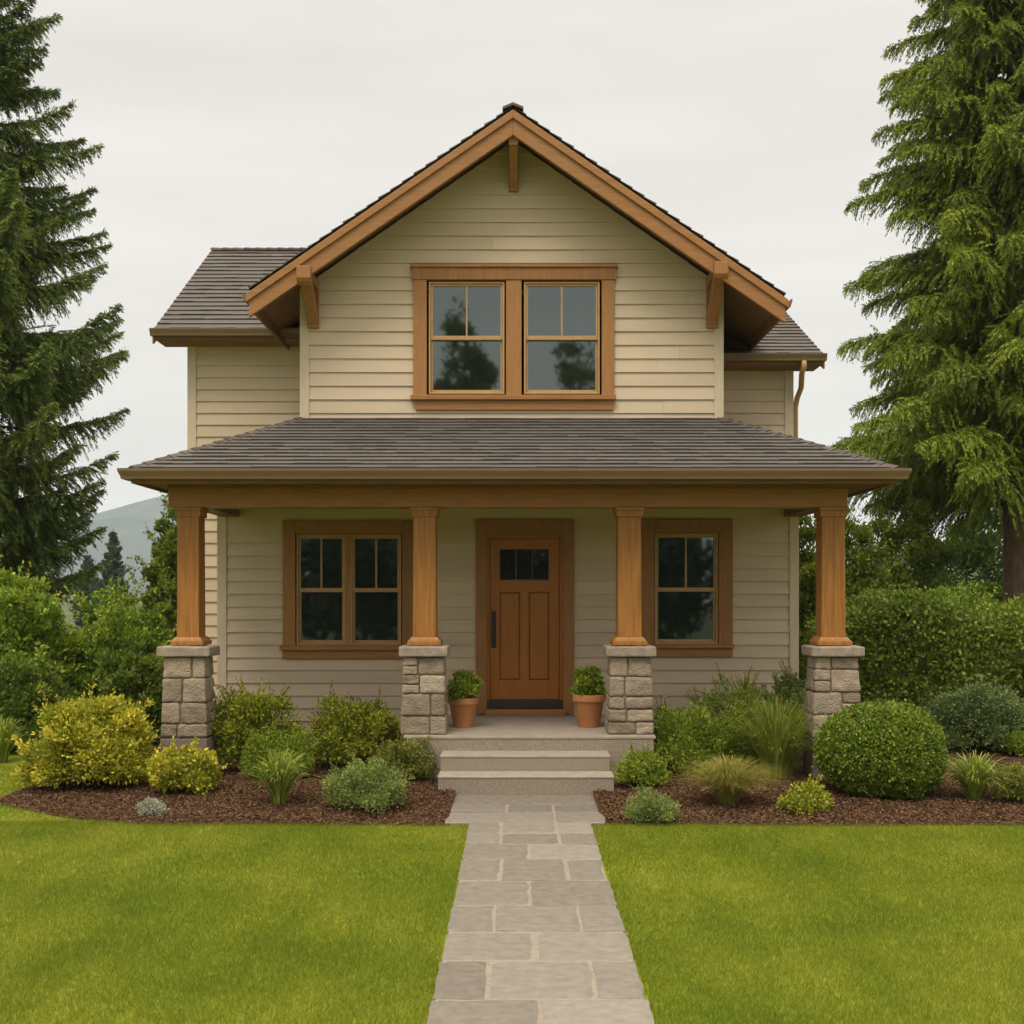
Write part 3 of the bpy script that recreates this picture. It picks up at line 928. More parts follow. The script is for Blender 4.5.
# beam
BX0, BX1 = px(168, F / BEAM_F), px(848, F / BEAM_F)
m = MB().box(BX0, BX1, BEAM_F, BEAM_F + 0.26, BZ0, BZ1)
beam = part(m, 'porch_beam', M['trim_h'], HOUSE, 0.008)
m = MB().box(BX0 - 0.01, BX1 + 0.01, BEAM_F - 0.018, BEAM_F + 0.27, BZ1 + 0.001, ZS - 0.001)
part(m, 'frieze_board', M['soffit'], beam, 0.004)
# (front centre x, post width, cap width, stone width top, bottom, depth, deep cap)
POSTS = [(px(187.5, 95.6), 0.228, 0.55, 0.435, 0.495, 0.38), (px(424.3, 95.6), 0.236, 0.505, 0.43, 0.485, 0.46), (px(629.8, 95.6), 0.245, 0.52, 0.43, 0.49, 0.46), (px(834, 95.6), 0.245, 0.555, 0.45, 0.535, 0.40)]
for xp in (POSTS[0][0], POSTS[3][0]):
    m = MB().box(xp - 0.11, xp + 0.11, BEAM_F + 0.262, DW - 0.02, BZ0 + 0.02, BZ1)
    m.box(xp - 0.14, xp + 0.14, BEAM_F + 0.262, DW - 0.02, BZ1 - 0.04, ZS - 0.002)
    part(m, 'side_beam', M['soffit'], HOUSE, 0.006)

# stone piers and posts
def stone_block(mb, x0, x1, y0, y1, z0, z1, rng, sn, taper, n=13, amp=0.014):
    cx, cy, cz = (x0 + x1) / 2, (y0 + y1) / 2, (z0 + z1) / 2
    hx, hy, hz = (x1 - x0) / 2, (y1 - y0) / 2, (z1 - z0) / 2
    t = np.linspace(-1, 1, n)
    a, b = np.meshgrid(t, t, indexing='ij')
    a, b = a.ravel(), b.ravel()
    faces = []
    off = rng.uniform(0, 50, 3)
    I = np.arange(n * n).reshape(n, n)
    q = np.stack([I[:-1, :-1], I[1:, :-1], I[1:, 1:], I[:-1, 1:]], -1).reshape(-1, 4)
    val = float(np.clip(rng.normal(0.5, 0.25), 0, 1))
    for ax in range(3):
        for s in (-1, 1):
            p = np.zeros((n * n, 3))
            p[:, ax] = s
            p[:, (ax + 1) % 3] = a * s
            p[:, (ax + 2) % 3] = b
            # round the arrises
            h = np.array([hx, hy, hz])
            pos = p * h
            r = min(0.022, 0.35 * h.min())
            inner = np.clip(pos, -(h - r), h - r)
            d = pos - inner
            ln = np.linalg.norm(d, axis=1, keepdims=True)
            pos = np.where(ln > 1e-9, inner + d / np.maximum(ln, 1e-9) * r, pos)
            nn = sn(pos * 1.0 + off)
            dirn = unit(p * np.array([1, 1, 1]))
            pos = pos + dirn * (amp * nn)[:, None] + np.array([cx, cy, cz])
            sc = taper(pos[:, 2])
            pos[:, 0] *= sc; pos[:, 1] *= sc
            mb.add(pos.tolist(), [tuple(k) for k in q.tolist()], val)

def column(xp, wp, wcap, wt, wb, dp, outer, seed):
    rng = np.random.default_rng(seed)
    yc = BEAM_F + 0.14
    dk = dp / wb              # piers are shallower than wide
    ypc = BEAM_F - 0.14 + dp / 2
    zb = PF - 0.03 if outer else PF
    zcap0, zcap1 = 1.29, 1.404
    m = MB()
    # post with slim corner boards, base and cap mouldings
    m.frustum(xp, yc, zcap1 + 0.085, BZ0 - 0.095, wp * 1.03, wp * 0.98, 0.245, 0.235)
    post = part(m, 'porch_column', M['post'], HOUSE, 0.007)
    m = MB()
    m.frustum(xp, yc, zcap1, zcap1 + 0.045, wp + 0.115, wp + 0.115)
    m.frustum(xp, yc, zcap1 + 0.045, zcap1 + 0.088, wp + 0.10, wp + 0.035)
    part(m, 'column_base', M['post'], post, 0.006)
    m = MB()
    m.frustum(xp, yc, BZ0 - 0.10, BZ0 - 0.035, wp + 0.035, wp + 0.035)
    m.frustum(xp, yc, BZ0 - 0.035, BZ0 - 0.001, wp + 0.062, wp + 0.062)
    part(m, 'capital', M['post'], post, 0.005)
    b = MB()
    stone_block(b, -wcap / 2, wcap / 2, -dp / 2 - 0.02, dp / 2 + 0.02, zcap0, zcap1 - 0.006, rng, SNoise(rng, 40, 10, 60), lambda q: 1.0, n=21, amp=0.006)
    m = MB(); m.v = [(p[0] + xp, p[1] + ypc, p[2]) for p in b.v]; m.f = b.f; m.a = b.a
    part(m, 'pier_cap', M['cap'], post, smooth=True)
    # stones
    H = zcap0 - zb
    taper = lambda z: 1.0
    m = MB()
    sn = SNoise(rng, 40, 12, 90)
    z = zb
    heights = []
    while sum(heights) < H - 0.08:
        heights.append(rng.choice([0.14, 0.18, 0.22, 0.25]))
    sc = H / sum(heights); heights = [h * sc for h in heights]
    for i, h in enumerate(heights):
        mid = zb + sum(heights[:i]) + h / 2
        wz = lambda zz: wb + (wt - wb) * (zz - zb) / H
        g = 0.005
        fx = 0.5 + rng.choice([-1, 1]) * rng.uniform(0.03, 0.18); fy = 0.5 + rng.choice([-1, 1]) * rng.uniform(0.05, 0.2)
        z0, z1 = zb + sum(heights[:i]), zb + sum(heights[:i + 1])
        tp = lambda zz: wz(zz)
        for (u0, u1) in ((-0.5, fx - 0.5), (fx - 0.5, 0.5)):
            for (v0, v1) in ((-0.5, fy - 0.5), (fy - 0.5, 0.5)):
                b = MB()
                wm = wz(mid)
                ex = rng.uniform(-0.006, 0.008)
                zs = [(z0, z1)]
                if h > 0.16 and rng.random() < 0.2: zs = [(z0, z0 + h * 0.5), (z0 + h * 0.5, z1)]
                for za, zc in zs:
                    stone_block(b, u0 * wm + g, u1 * wm - g, v0 * wm + g - (ex if v0 < -0.4 else 0), v1 * wm - g, za + g, zc - g, rng, sn, lambda zz, wm=wm: wz(zz) / wm)
                off = len(m.v)
                m.v += [(p[0] + xp, p[1] * dk + ypc, p[2]) for p in b.v]
                m.f += [tuple(off + k for k in f) for f in b.f]
                m.a += b.a
    pier = part(m, 'stone_pier', M['stone'], post, smooth=True)
    m2 = MB().frustum(xp, ypc, zb - 0.01, zcap0 + 0.002, wb - 0.055, wt - 0.055, dp - 0.05, dp * wt / wb - 0.05)
    off = len(m2.v)
    part(m2, 'pier_core', M['mortar'], post)
    if outer:
        m = MB().box(xp - wb / 2 + 0.005, xp + wb / 2 - 0.005, ypc - dp / 2 + 0.005, ypc + dp / 2 - 0.005, -0.1, zb - 0.012)
        part(m, 'pier_footing', M['found'], post, 0.006)
for i, (xp, wp, wcap, wt, wb, dp) in enumerate(POSTS):
    column(xp, wp, wcap, wt, wb, dp, i in (0, 3), 30 + i)

# porch floor and steps
PFE = F * (CAMZ - PF) / (736 - VY)
FX0, FX1 = px(403, F / PFE), px(656, F / PFE)
m = MB().box(FX0 + 0.02, FX1 - 0.02, PFE + 0.006, DW + 0.02, -0.1, PF - 0.035)
pf = part(m, 'porch_floor', M['concrete'], HOUSE, 0.006)
m = MB()
m.box(FX0, FX1, PFE, DW - 0.001, PF - 0.034, PF)
part(m, 'floor_slab', M['tread'], pf, 0.008)
S1 = F / 10.62
for (x0, x1, y0, y1, zt) in ((px(440, F / 10.95), px(610.5, F / 10.95), 10.94, PFE + 0.02, PF - 0.152), (px(437.5, S1), px(614.5, S1), 10.62, 10.938, PF - 0.305)):
    m = MB().box(x0 + 0.004, x1 - 0.004, y0 + 0.005, y1, -0.1, zt - 0.027)
    st = part(m, 'porch_step', M['concrete'], HOUSE, 0.005)
    m = MB().box(x0, x1, y0, y1, zt - 0.026, zt)
    part(m, 'step_tread', M['tread'], st, 0.009, seg=3)

# --- windows
def window(wd, head_board):
    yo = DW - 0.052          # casing front
    yi = DW + 0.02
    c, n = wd['cas'], wd['inner']
    m = MB()
    m.box(c[0], n[0], yo, yi, n[2], c[3], rr_.random())
    m.box(n[1], c[1], yo, yi, n[2], c[3], rr_.random())
    if head_board:
        h = wd['head']
        m.box(h[0] + 0.02, h[1] - 0.02, yo - 0.012, yi, h[2] + 0.001, h[3] - 0.035, rr_.random())
        m.box(h[0], h[1], yo - 0.035, yi, h[3] - 0.034, h[3], rr_.random())
    else:
        m.box(n[0] + 0.001, n[1] - 0.001, yo, yi, n[3], c[3] - 0.001, rr_.random())
    if wd['mull']:
        q = wd['mull']
        m.box(q[0], q[1], yo + (0 if head_board else 0.015), yi, n[2], n[3] - 0.001, rr_.random())
    fr = part(m, 'window', M['trim_v'], HOUSE, 0.004)
    s = wd['sill']; a = wd['apron']
    m = MB().box(s[0], s[1], yo - 0.04, yi + 0.03, s[2], s[3] - 0.001)
    part(m, 'sill', M['trim_h'], fr, 0.006)
    m = MB().box(a[0], a[1], yo, yi, a[2], a[3] - 0.001)
    part(m, 'apron', M['trim_h'], fr, 0.004)
    for x0, x1, z0, z1 in wd['sashes']:
        # outer stop
        m = MB()
        fw = 0.022; ya, yb_ = DW - 0.034, DW + 0.045
        m.box(x0, x0 + fw, ya, yb_, z0, z1); m.box(x1 - fw, x1, ya, yb_, z0, z1)
        m.box(x0 + fw, x1 - fw, ya, yb_, z1 - fw, z1); m.box(x0 + fw, x1 - fw, ya, yb_, z0, z0 + fw)
        X0, X1, Z0, Z1 = x0 + fw, x1 - fw, z0 + fw, z1 - fw
        mt = wd['meet']; sw = 0.026
        # upper sash in front, lower sash set back
        for (za, zb_, yf) in ((mt - 0.026, Z1, DW - 0.014), (Z0, mt + 0.005, DW + 0.014)):
            top = za > Z0 + 0.01
            m.box(X0 + 0.001, X0 + sw, yf, yf + 0.027, za, zb_); m.box(X1 - sw, X1 - 0.001, yf, yf + 0.027, za, zb_)
            m.box(X0 + sw, X1 - sw, yf, yf + 0.027, za, za + (0.05 if top else 0.035))
            m.box(X0 + sw, X1 - sw, yf, yf + 0.027, zb_ - (0.028 if top else 0.03), zb_)
            if top:
                xm = (X0 + X1) / 2
                m.box(xm - 0.011, xm + 0.011, yf + 0.002, yf + 0.024, za + 0.05, zb_ - 0.028)
        part(m, 'sash', M['sash'], fr, 0.003, seg=1)
        m = MB().box(X0 + sw - 0.004, X1 - sw + 0.004, DW + 0.003, DW + 0.009, mt + 0.02, Z1 - 0.024)
        part(m, 'pane', M['glass'], fr)
        m = MB().box(X0 + sw - 0.004, X1 - sw + 0.004, DW + 0.030, DW + 0.036, Z0 + 0.03, mt - 0.022)
        part(m, 'pane', M['glass'], fr)
window(WIN_U, True)
window(WIN_L, False)
window(WIN_R, False)

# --- door
def door():
    c = DOORC['cas']; n = DOORC['inner']
    yo, yi = DW - 0.05, DW + 0.06
    x0, x1, z0, z1 = rect(490, 559.5, 538.5, 699.5)
    yd = DW + 0.012
    g = rect(499.5, 549, 549, 580)
    pl = rect(499.5, 520, 592, 680); pr = rect(529, 549, 592, 680)
    m = MB()
    d2 = yd + 0.045
    # stiles and rails
    m.box(x0, g[0], yd, d2, z0, z1); m.box(g[1], x1, yd, d2, z0, z1)
    m.box(g[0], g[1], yd + 0.0006, d2, g[3], z1); m.box(g[0], g[1], yd + 0.0006, d2, pl[3], g[2]); m.box(g[0], g[1], yd + 0.0006, d2, z0, pl[2])
    m.box(pl[1], pr[0], yd + 0.001, d2, pl[2], pl[3])
    for q in (pl, pr):
        gq = 0.013                                   # open groove round each raised panel
        m.box(q[0] + gq, q[1] - gq, yd + 0.014, d2 - 0.001, q[2] + gq, q[3] - gq)
        m.box(q[0] + 0.0005, q[1] - 0.0005, d2 - 0.003, d2 + 0.004, q[2] + 0.0005, q[3] - 0.0005)
    d = part(m, 'door', M['door'], HOUSE, 0.003)
    m = MB()
    m.box(c[0], n[0], yo, yi, PF + 0.012, c[3] - 0.001, 0.2); m.box(n[1], c[1], yo, yi, PF + 0.012, c[3] - 0.001, 0.3)
    m.box(n[0], n[1], yo, yi, n[3], c[3], 0.25)
    part(m, 'door_casing', M['trim_v'], d, 0.005)
    m = MB()
    m.box(n[0], x0 - 0.004, DW - 0.02, yi, PF + 0.1, n[3] - 0.001); m.box(x1 + 0.004, n[1], DW - 0.02, yi, PF + 0.1, n[3] - 0.001)
    m.box(x0 - 0.004, x1 + 0.004, DW - 0.02, yi, z1 + 0.004, n[3] - 0.001)
    part(m, 'jamb', M['door'], d, 0.003)
    # leaded lights
    wl = (g[1] - g[0]) / 3
    for k in range(3):
        m = MB().box(g[0] + wl * k + 0.010, g[0] + wl * (k + 1) - 0.010, yd + 0.018, yd + 0.024, g[2] + 0.010, g[3] - 0.010)
        part(m, 'pane', M['doorglass'], d)
    m = MB()
    for k in (1, 2): m.box(g[0] + wl * k - 0.0105, g[0] + wl * k + 0.0105, yd + 0.012, yd + 0.03, g[2] + 0.011, g[3] - 0.011)
    m.box(g[0], g[1], yd + 0.012, yd + 0.03, g[2], g[2] + 0.011); m.box(g[0], g[1], yd + 0.012, yd + 0.03, g[3] - 0.011, g[3])
    m.box(g[0], g[0] + 0.011, yd + 0.012, yd + 0.03, g[2] + 0.011, g[3] - 0.011); m.box(g[1] - 0.011, g[1], yd + 0.012, yd + 0.03, g[2] + 0.011, g[3] - 0.011)
    part(m, 'glazing_bar', M['sidelite'], d, 0.002, seg=1)
    # handle set
    h = rect(491.8, 496.2, 611, 648)
    m = MB().box(h[0], h[1], yd - 0.012, yd - 0.0005, h[2], h[3])
    hx = (h[0] + h[1]) / 2
    m.tube([(hx, yd - 0.008, h[3] - 0.13), (hx, yd - 0.05, h[3] - 0.14), (hx, yd - 0.058, h[3] - 0.19), (hx, yd - 0.058, h[2] + 0.1), (hx, yd - 0.05, h[2] + 0.05), (hx, yd - 0.008, h[2] + 0.04)], 0.010, 10)
    m.tube([(hx, yd - 0.012, h[3] - 0.05), (hx, yd - 0.026, h[3] - 0.05)], 0.02, 14)
    m.box(hx - 0.012, hx + 0.012, yd - 0.045, yd - 0.01, h[3] - 0.112, h[3] - 0.1)
    part(m, 'handle', M['black'], d, 0.003)
    t = rect(487.2, 562.8, 699.8, 708)
    m = MB().box(t[0], t[1], DW - 0.035, yi, t[2], t[3])
    part(m, 'threshold', M['sidelite'], d, 0.004)
    s = rect(485, 565, 708.5, 716)
    m = MB().box(s[0], s[1], DW - 0.13, DW - 0.02, PF + 0.002, s[3])
    part(m, 'door_sill', M['trim_h'], d, 0.006)
door()
# skirting under the siding at porch floor level
for a, b in ((FX0 + 0.02, DOORC['cas'][0] - 0.001), (DOORC['cas'][1] + 0.001, FX1 - 0.02)):
    part(MB().box(a, b, DW - 0.03, DW + 0.01, PF + 0.001, PF + 0.075), 'skirting_board', M['siding_trim'], HOUSE, 0.004)

# --- knee braces under the gable overhang
def knee_brace(x, ztop, zbot, wd=0.115, block=True):
    m = MB()
    yw = DW - 0.02
    m.box(x - wd / 2, x + wd / 2, yw - 0.05, yw, zbot, ztop - 0.10)                       # wall plate
    m.box(x - wd / 2 + 0.001, x + wd / 2 - 0.001, GF + 0.052, yw, ztop - 0.1, ztop)               # outlooker
    t = 0.10
    m.prism([(x - wd / 2 + 0.008, yw - 0.05, zbot + 0.03), (x - wd / 2 + 0.008, yw - 0.05, zbot + 0.03 + t * 1.6), (x - wd / 2 + 0.008, GF + 0.19, ztop - 0.101), (x - wd / 2 + 0.008, GF + 0.07, ztop - 0.101)], (wd - 0.016, 0, 0))
    # chamfered end block below the bargeboard
    if block: m.prism([(x - wd / 2 - 0.012, GF - 0.045, ztop + 0.02), (x - wd / 2 - 0.012, GF + 0.054, ztop + 0.02), (x - wd / 2 - 0.012, GF + 0.054, ztop - 0.19), (x - wd / 2 - 0.012, GF - 0.02, ztop - 0.16), (x - wd / 2 - 0.012, GF - 0.045, ztop - 0.12)], (wd + 0.024, 0, 0))
    part(m, 'knee_brace', M['trim_v'], HOUSE, 0.006)
xb = px(309, 85.0)
knee_brace(xb, pz(270, 86.5), pz(329, SW), 0.14)
xb = px(716, 85.0)
knee_brace(xb, pz(266, 86.5), pz(329, SW), 0.14)
knee_brace(px(513.5, 85), pz(137, 86.5), pz(193, SW), 0.115, False)

# ------------------------------------------------------------------ potted shrubs on the porch
def potted(cx, cy, h, r, label, seed):
    t = thing('potted_shrub', label, 'potted plant', (cx, cy, PF), 'terracotta pots beside the front door')
    m = MB().lathe([(0.001, 0.0), (r * 0.62, 0.0), (r * 0.64, 0.012), (r * 0.90, h * 0.78), (r * 0.91, h * 0.79), (r * 1.0, h * 0.80), (r * 1.01, h * 0.98), (r * 0.99, h), (r * 0.90, h), (r * 0.86, h * 0.80)], 0, 0, 0, 48)
    m.build('pot', M['terracotta'], t, smooth=True).modifiers.new('edge', 'EDGE_SPLIT').split_angle = R(50)
    MB().lathe([(0.001, 0.0), (r * 0.89, 0.0)], 0, 0, h * 0.88, 32).build('soil', M['soil'], t)
    foliage(t, 0, 0, h * 0.82, r * 1.1, r * 1.05, 0.38, 0.038, 0.025, 3600, M['green'], 26, seed, clump=0.33)
    return t

# ------------------------------------------------------------------ shrubs
def foliage(root, x, y, z0, rx, ry, h, L, W, n, mat, clumps, seed, clump=0.3, up=0.35, flat=0.0, shoots=0, jag=0.12, inner=0.25, stems=True, name='foliage', fill=0.36, bright=0.0):
    """leaf clumps spread through a lumpy dome; local coordinates of root"""
    rng = np.random.default_rng(seed)
    sn = SNoise(rng, 14, 2.0, 5.0)
    # clump centres on and inside a dome whose outline swells and dents
    u = unit(rng.normal(size=(clumps * 3, 3)))
    u[:, 2] = np.abs(u[:, 2]) * 1.0 - 0.18 * rng.random(len(u))
    u = unit(u)[:clumps]
    rad = np.where(rng.random(clumps) < 1 - inner, rng.uniform(0.72, 0.92, clumps), rng.uniform(0.2, 0.7, clumps))
    rad = rad * (1 + jag * sn(u * 1.3))
    ext = np.array([rx * 1.10, ry * 1.10, h * 0.88])
    cen = u * rad[:, None] * ext * (1 - clump * 0.45)
    cen[:, 2] += h * 0.22
    cr = clump * min(rx, ry, h) * rng.uniform(0.6, 1.25, clumps)
    wgt = cr ** 2 * (0.6 + rad); wgt /= wgt.sum()
    ci = rng.choice(clumps, size=n, p=wgt)
    d = unit(rng.normal(size=(n, 3)))
    rr = rng.random(n) ** 0.45
    P = cen[ci] + d * (cr[ci] * rr)[:, None] * np.array([1.1, 1.1, 0.85])
    outw = unit(P - np.array([0, 0, h * 0.2]))
    D = d * 0.6 + outw * 0.6 + rng.normal(size=(n, 3)) * 0.55 + np.array([0, 0, up])
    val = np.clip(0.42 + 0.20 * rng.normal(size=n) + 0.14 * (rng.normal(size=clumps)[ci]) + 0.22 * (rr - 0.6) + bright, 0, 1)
    # part of the leaves fill the dome between the clumps
    nf = int(n * fill)
    if nf:
        df = unit(rng.normal(size=(nf, 3))); df[:, 2] = np.abs(df[:, 2]) - 0.25 * rng.random(nf)
        df = unit(df)
        rf = rng.random(nf) ** 0.5 * 0.86 * (1 + 1.2 * jag * sn(df * 1.3))
        P[:nf] = df * rf[:, None] * ext * (1 - clump * 0.25) + np.array([0, 0, h * 0.2])
        D[:nf] = df + rng.normal(size=(nf, 3)) * 0.7 + np.array([0, 0, up])
        outw[:nf] = df
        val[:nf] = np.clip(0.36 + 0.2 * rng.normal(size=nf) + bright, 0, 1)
    keep = P[:, 2] > 0.012
    P, D, val = P[keep], D[keep], val[keep]
    Ls = L * rng.uniform(0.6, 1.25, len(P)); Ws = W * rng.uniform(0.7, 1.2, len(P))
    Vs = [leaf_quads(P, D, Ls, Ws, rng, hint=outw[keep] * 0.8)]
    As = [val]
    stem = MB()
    if stems:
        ks = rng.choice(clumps, size=min(clumps, 26), replace=False)
        for k in ks:
            b = np.array([rng.normal() * rx * 0.08, rng.normal() * ry * 0.08, -0.02])
            m1 = b * 0.5 + cen[k] * 0.5 + np.array([0, 0, -0.06 * h])
            stem.tube([b, m1, cen[k]], [0.012 + 0.004 * h, 0.008, 0.004], 5)
    for k in range(int(shoots * 1.9)):
        # young shoots standing out of the outline
        j = rng.integers(clumps)
        if u[j][2] < 0.05: continue
        p0 = cen[j] + u[j] * cr[j] * 0.4
        dr = unit(u[j] * np.array([0.8, 0.8, 0.7]) + np.array([0, 0, 0.45]) + rng.normal(size=3) * 0.3)
        ln = (cr[j] * 0.9 + 0.12 * h) * rng.uniform(0.6, 1.45)
        m = int(10 + 160 * ln * 0.02 / L)
        tt = rng.random(m)
        PP = p0 + dr * (tt * ln)[:, None] + rng.normal(size=(m, 3)) * L * 0.12 + np.array([0, 0, -0.2]) * (tt ** 2 * ln * 0.3)[:, None]
        DD = rng.normal(size=(m, 3)) * 0.7 + dr * 0.6
        Vs.append(leaf_quads(PP, DD, L * rng.uniform(0.5, 1.0, m), W * rng.uniform(0.6, 1.0, m), rng))
        As.append(np.clip(rng.normal(0.72, 0.15, m), 0, 1))
        if stems: stem.tube([p0, p0 + dr * ln], [0.004, 0.002], 4)
    V = np.concatenate(Vs); A = np.concatenate(As)
    V = V + np.array([x, y, z0])
    f = np_mesh(name, V, 4, A, mat, root)
    if stems:
        stem.v = [(p[0] + x, p[1] + y, p[2] + z0) for p in stem.v]
        stem.build('stem', M['stem'], root)
    return f

def gz_at(x, y):
    if in_bed(np.array(x), np.array(y)): return float(bedz(np.array([x]), np.array([y]))[0])
    return -0.03

def shrub(name, label, cat, x0, x1, ytop, ybase, mat, n, L, W, seed, clumps=40, depth=None, group=None, dist=None, **kw):
    """x0..x1, ytop, ybase: extent in the photograph; ybase is where it meets the ground"""
    D = dist or F * CAMZ / (ybase - VY)
    S = F / D
    rx = (x1 - x0) / 2 / S
    ry = rx * (depth or 0.85)
    yc = D + ry * 0.55
    Sc = F / yc
    rx = (x1 - x0) / 2 / Sc
    xc = ((x0 + x1) / 2 - VX) / Sc
    zb = gz_at(xc, yc)
    h = CAMZ + (VY - ytop) / Sc - zb
    t = thing(name, label, cat, (xc, yc, zb), group)
    foliage(t, 0, 0, 0, rx, ry, h, L, W, n, mat, clumps, seed, **kw)
    return t

# --- strap leaved and grassy clumps
def tuft(name, label, cat, x0, x1, ytop, ybase, mat, n, wid, seed, group=None, droop=0.7, spread=0.75, seg=5, base=0.22, lenvar=(0.6, 1.05)):
    rng = np.random.default_rng(seed)
    D = F * CAMZ / (ybase - VY)
    rx0 = (x1 - x0) / 2 * D / F
    yc = D + rx0 * 0.6
    Sc = F / yc
    rx = (x1 - x0) / 2 / Sc
    xc = ((x0 + x1) / 2 - VX) / Sc
    zb = gz_at(xc, yc)
    h = CAMZ + (VY - ytop) / Sc - zb
    t = thing(name, label, cat, (xc, yc, zb), group)
    az = rng.uniform(0, 2 * np.pi, n)
    q = rng.random(n) ** 0.7                     # 0 = upright centre, 1 = outer
    b0 = np.stack([np.cos(az), np.sin(az), 0 * az], -1) * (base * rx * q * rng.uniform(0.3, 1, n))[:, None]
    ln = rng.uniform(*lenvar, n)
    reach = rx * 1.35 * q * rng.uniform(0.75, 1.1, n) * spread / 0.75
    hh = h * 1.05 * (1 - 0.30 * q ** 2) * ln
    tt = np.linspace(0, 1, seg + 1)
    dirh = np.stack([np.cos(az), np.sin(az), 0 * az], -1)
    side = np.stack([-np.sin(az), np.cos(az), 0 * az], -1)
    tw = rng.normal(0, 0.25, n)
    side = unit(side + dirh * tw[:, None])
    quads = []
    pts = []
    for s in tt:
        out_ = reach * (s ** 1.5)
        zz = hh * (np.sin(s * np.pi / 2 * (1 + droop * 0.55 * q)) / 1.0)
        p = b0 + dirh * out_[:, None]; p[:, 2] += zz - 0.01
        pts.append(p)
    for i in range(seg):
        w0 = wid * (1 - tt[i] ** 2 * 0.98) * rng.uniform(0.8, 1.2); w1 = wid * (1 - tt[i + 1] ** 2 * 0.98)
        quads.append(np.stack([pts[i] - side * w0 / 2, pts[i] + side * w0 / 2, pts[i + 1] + side * w1 / 2, pts[i + 1] - side * w1 / 2], 1))
    vals = np.clip(rng.normal(0.45, 0.2, n), 0, 1)
    V = np.concatenate(quads); A = np.concatenate([np.clip(vals + 0.18 * (k / seg - 0.4), 0, 1) for k in range(seg)])
    np_mesh('leaf_blades', V, 4, A, mat, t)
    return t

# flowers of one plant
def speckle(t, rx, ry, h, n, seed, mat, size=0.014):
    rng = np.random.default_rng(seed)
    d = unit(rng.normal(size=(n, 3))); d[:, 2] = np.abs(d[:, 2])
    P = d * np.array([rx, ry, h * 0.78]) * rng.uniform(0.86, 1.0, (n, 1)) + np.array([0, 0, h * 0.2])
    o = np_mesh('blossom', leaf_quads(P, rng.normal(size=P.shape), size * 1.2, size, rng, hint=d), 4, rng.random(n), mat, t)
    return o

potted(px(463, F / 12.04), 12.04, 0.325, 0.166, 'bushy potted shrub in a terracotta pot left of the front door', 301)
potted(px(589, F / 12.06), 12.06, 0.36, 0.182, 'potted shrub in the taller, wider terracotta pot, right of the front door', 302)

# ------------------------------------------------------------------ left bed
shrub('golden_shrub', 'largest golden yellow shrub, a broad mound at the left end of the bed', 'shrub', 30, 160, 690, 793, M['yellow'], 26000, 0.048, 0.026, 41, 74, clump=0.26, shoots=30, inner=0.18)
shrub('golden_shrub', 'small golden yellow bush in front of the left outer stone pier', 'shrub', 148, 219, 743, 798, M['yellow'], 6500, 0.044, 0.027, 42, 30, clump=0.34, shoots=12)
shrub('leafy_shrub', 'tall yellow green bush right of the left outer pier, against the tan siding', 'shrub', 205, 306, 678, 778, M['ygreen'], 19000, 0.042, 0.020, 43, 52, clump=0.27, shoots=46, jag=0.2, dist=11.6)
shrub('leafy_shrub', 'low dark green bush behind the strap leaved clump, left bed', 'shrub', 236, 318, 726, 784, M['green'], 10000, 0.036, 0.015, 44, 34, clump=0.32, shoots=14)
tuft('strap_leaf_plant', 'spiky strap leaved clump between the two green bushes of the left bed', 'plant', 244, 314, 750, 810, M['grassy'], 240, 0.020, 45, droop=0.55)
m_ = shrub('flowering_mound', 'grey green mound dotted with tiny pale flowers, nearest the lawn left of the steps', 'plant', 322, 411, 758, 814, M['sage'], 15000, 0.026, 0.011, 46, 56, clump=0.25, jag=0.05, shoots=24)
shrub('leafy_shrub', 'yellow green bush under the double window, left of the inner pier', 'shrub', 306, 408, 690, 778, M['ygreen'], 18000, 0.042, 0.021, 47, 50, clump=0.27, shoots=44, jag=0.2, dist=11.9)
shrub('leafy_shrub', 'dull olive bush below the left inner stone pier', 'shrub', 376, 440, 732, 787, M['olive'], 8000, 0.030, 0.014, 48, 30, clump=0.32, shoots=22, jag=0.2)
shrub('silver_cushion', 'tiny silvery grey cushion plant on the mulch', 'plant', 136, 168, 797, 816, M['silver'], 2200, 0.020, 0.009, 49, 18, clump=0.34, stems=False)

# ------------------------------------------------------------------ right bed
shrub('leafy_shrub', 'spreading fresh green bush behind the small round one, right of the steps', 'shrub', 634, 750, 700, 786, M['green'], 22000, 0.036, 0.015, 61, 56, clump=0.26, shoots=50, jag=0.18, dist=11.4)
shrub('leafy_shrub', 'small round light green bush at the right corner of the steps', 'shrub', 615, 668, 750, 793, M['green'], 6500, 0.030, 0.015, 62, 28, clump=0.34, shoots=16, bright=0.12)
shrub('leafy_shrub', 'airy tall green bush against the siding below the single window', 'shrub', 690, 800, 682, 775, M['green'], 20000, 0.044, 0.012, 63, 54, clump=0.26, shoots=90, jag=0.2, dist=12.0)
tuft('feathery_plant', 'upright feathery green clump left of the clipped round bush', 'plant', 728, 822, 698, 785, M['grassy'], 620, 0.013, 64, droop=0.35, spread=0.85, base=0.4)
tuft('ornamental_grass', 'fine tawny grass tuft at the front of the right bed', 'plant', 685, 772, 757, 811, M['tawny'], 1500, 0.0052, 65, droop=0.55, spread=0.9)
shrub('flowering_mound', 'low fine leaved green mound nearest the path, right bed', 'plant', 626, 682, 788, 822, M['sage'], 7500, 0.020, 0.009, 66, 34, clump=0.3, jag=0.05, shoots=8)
shrub('leafy_shrub', 'small yellow green sprawling plant on the mulch before the clipped round bush', 'shrub', 779, 832, 783, 814, M['ygreen'], 2600, 0.036, 0.020, 67, 22, clump=0.34, shoots=12, jag=0.25, bright=0.1)
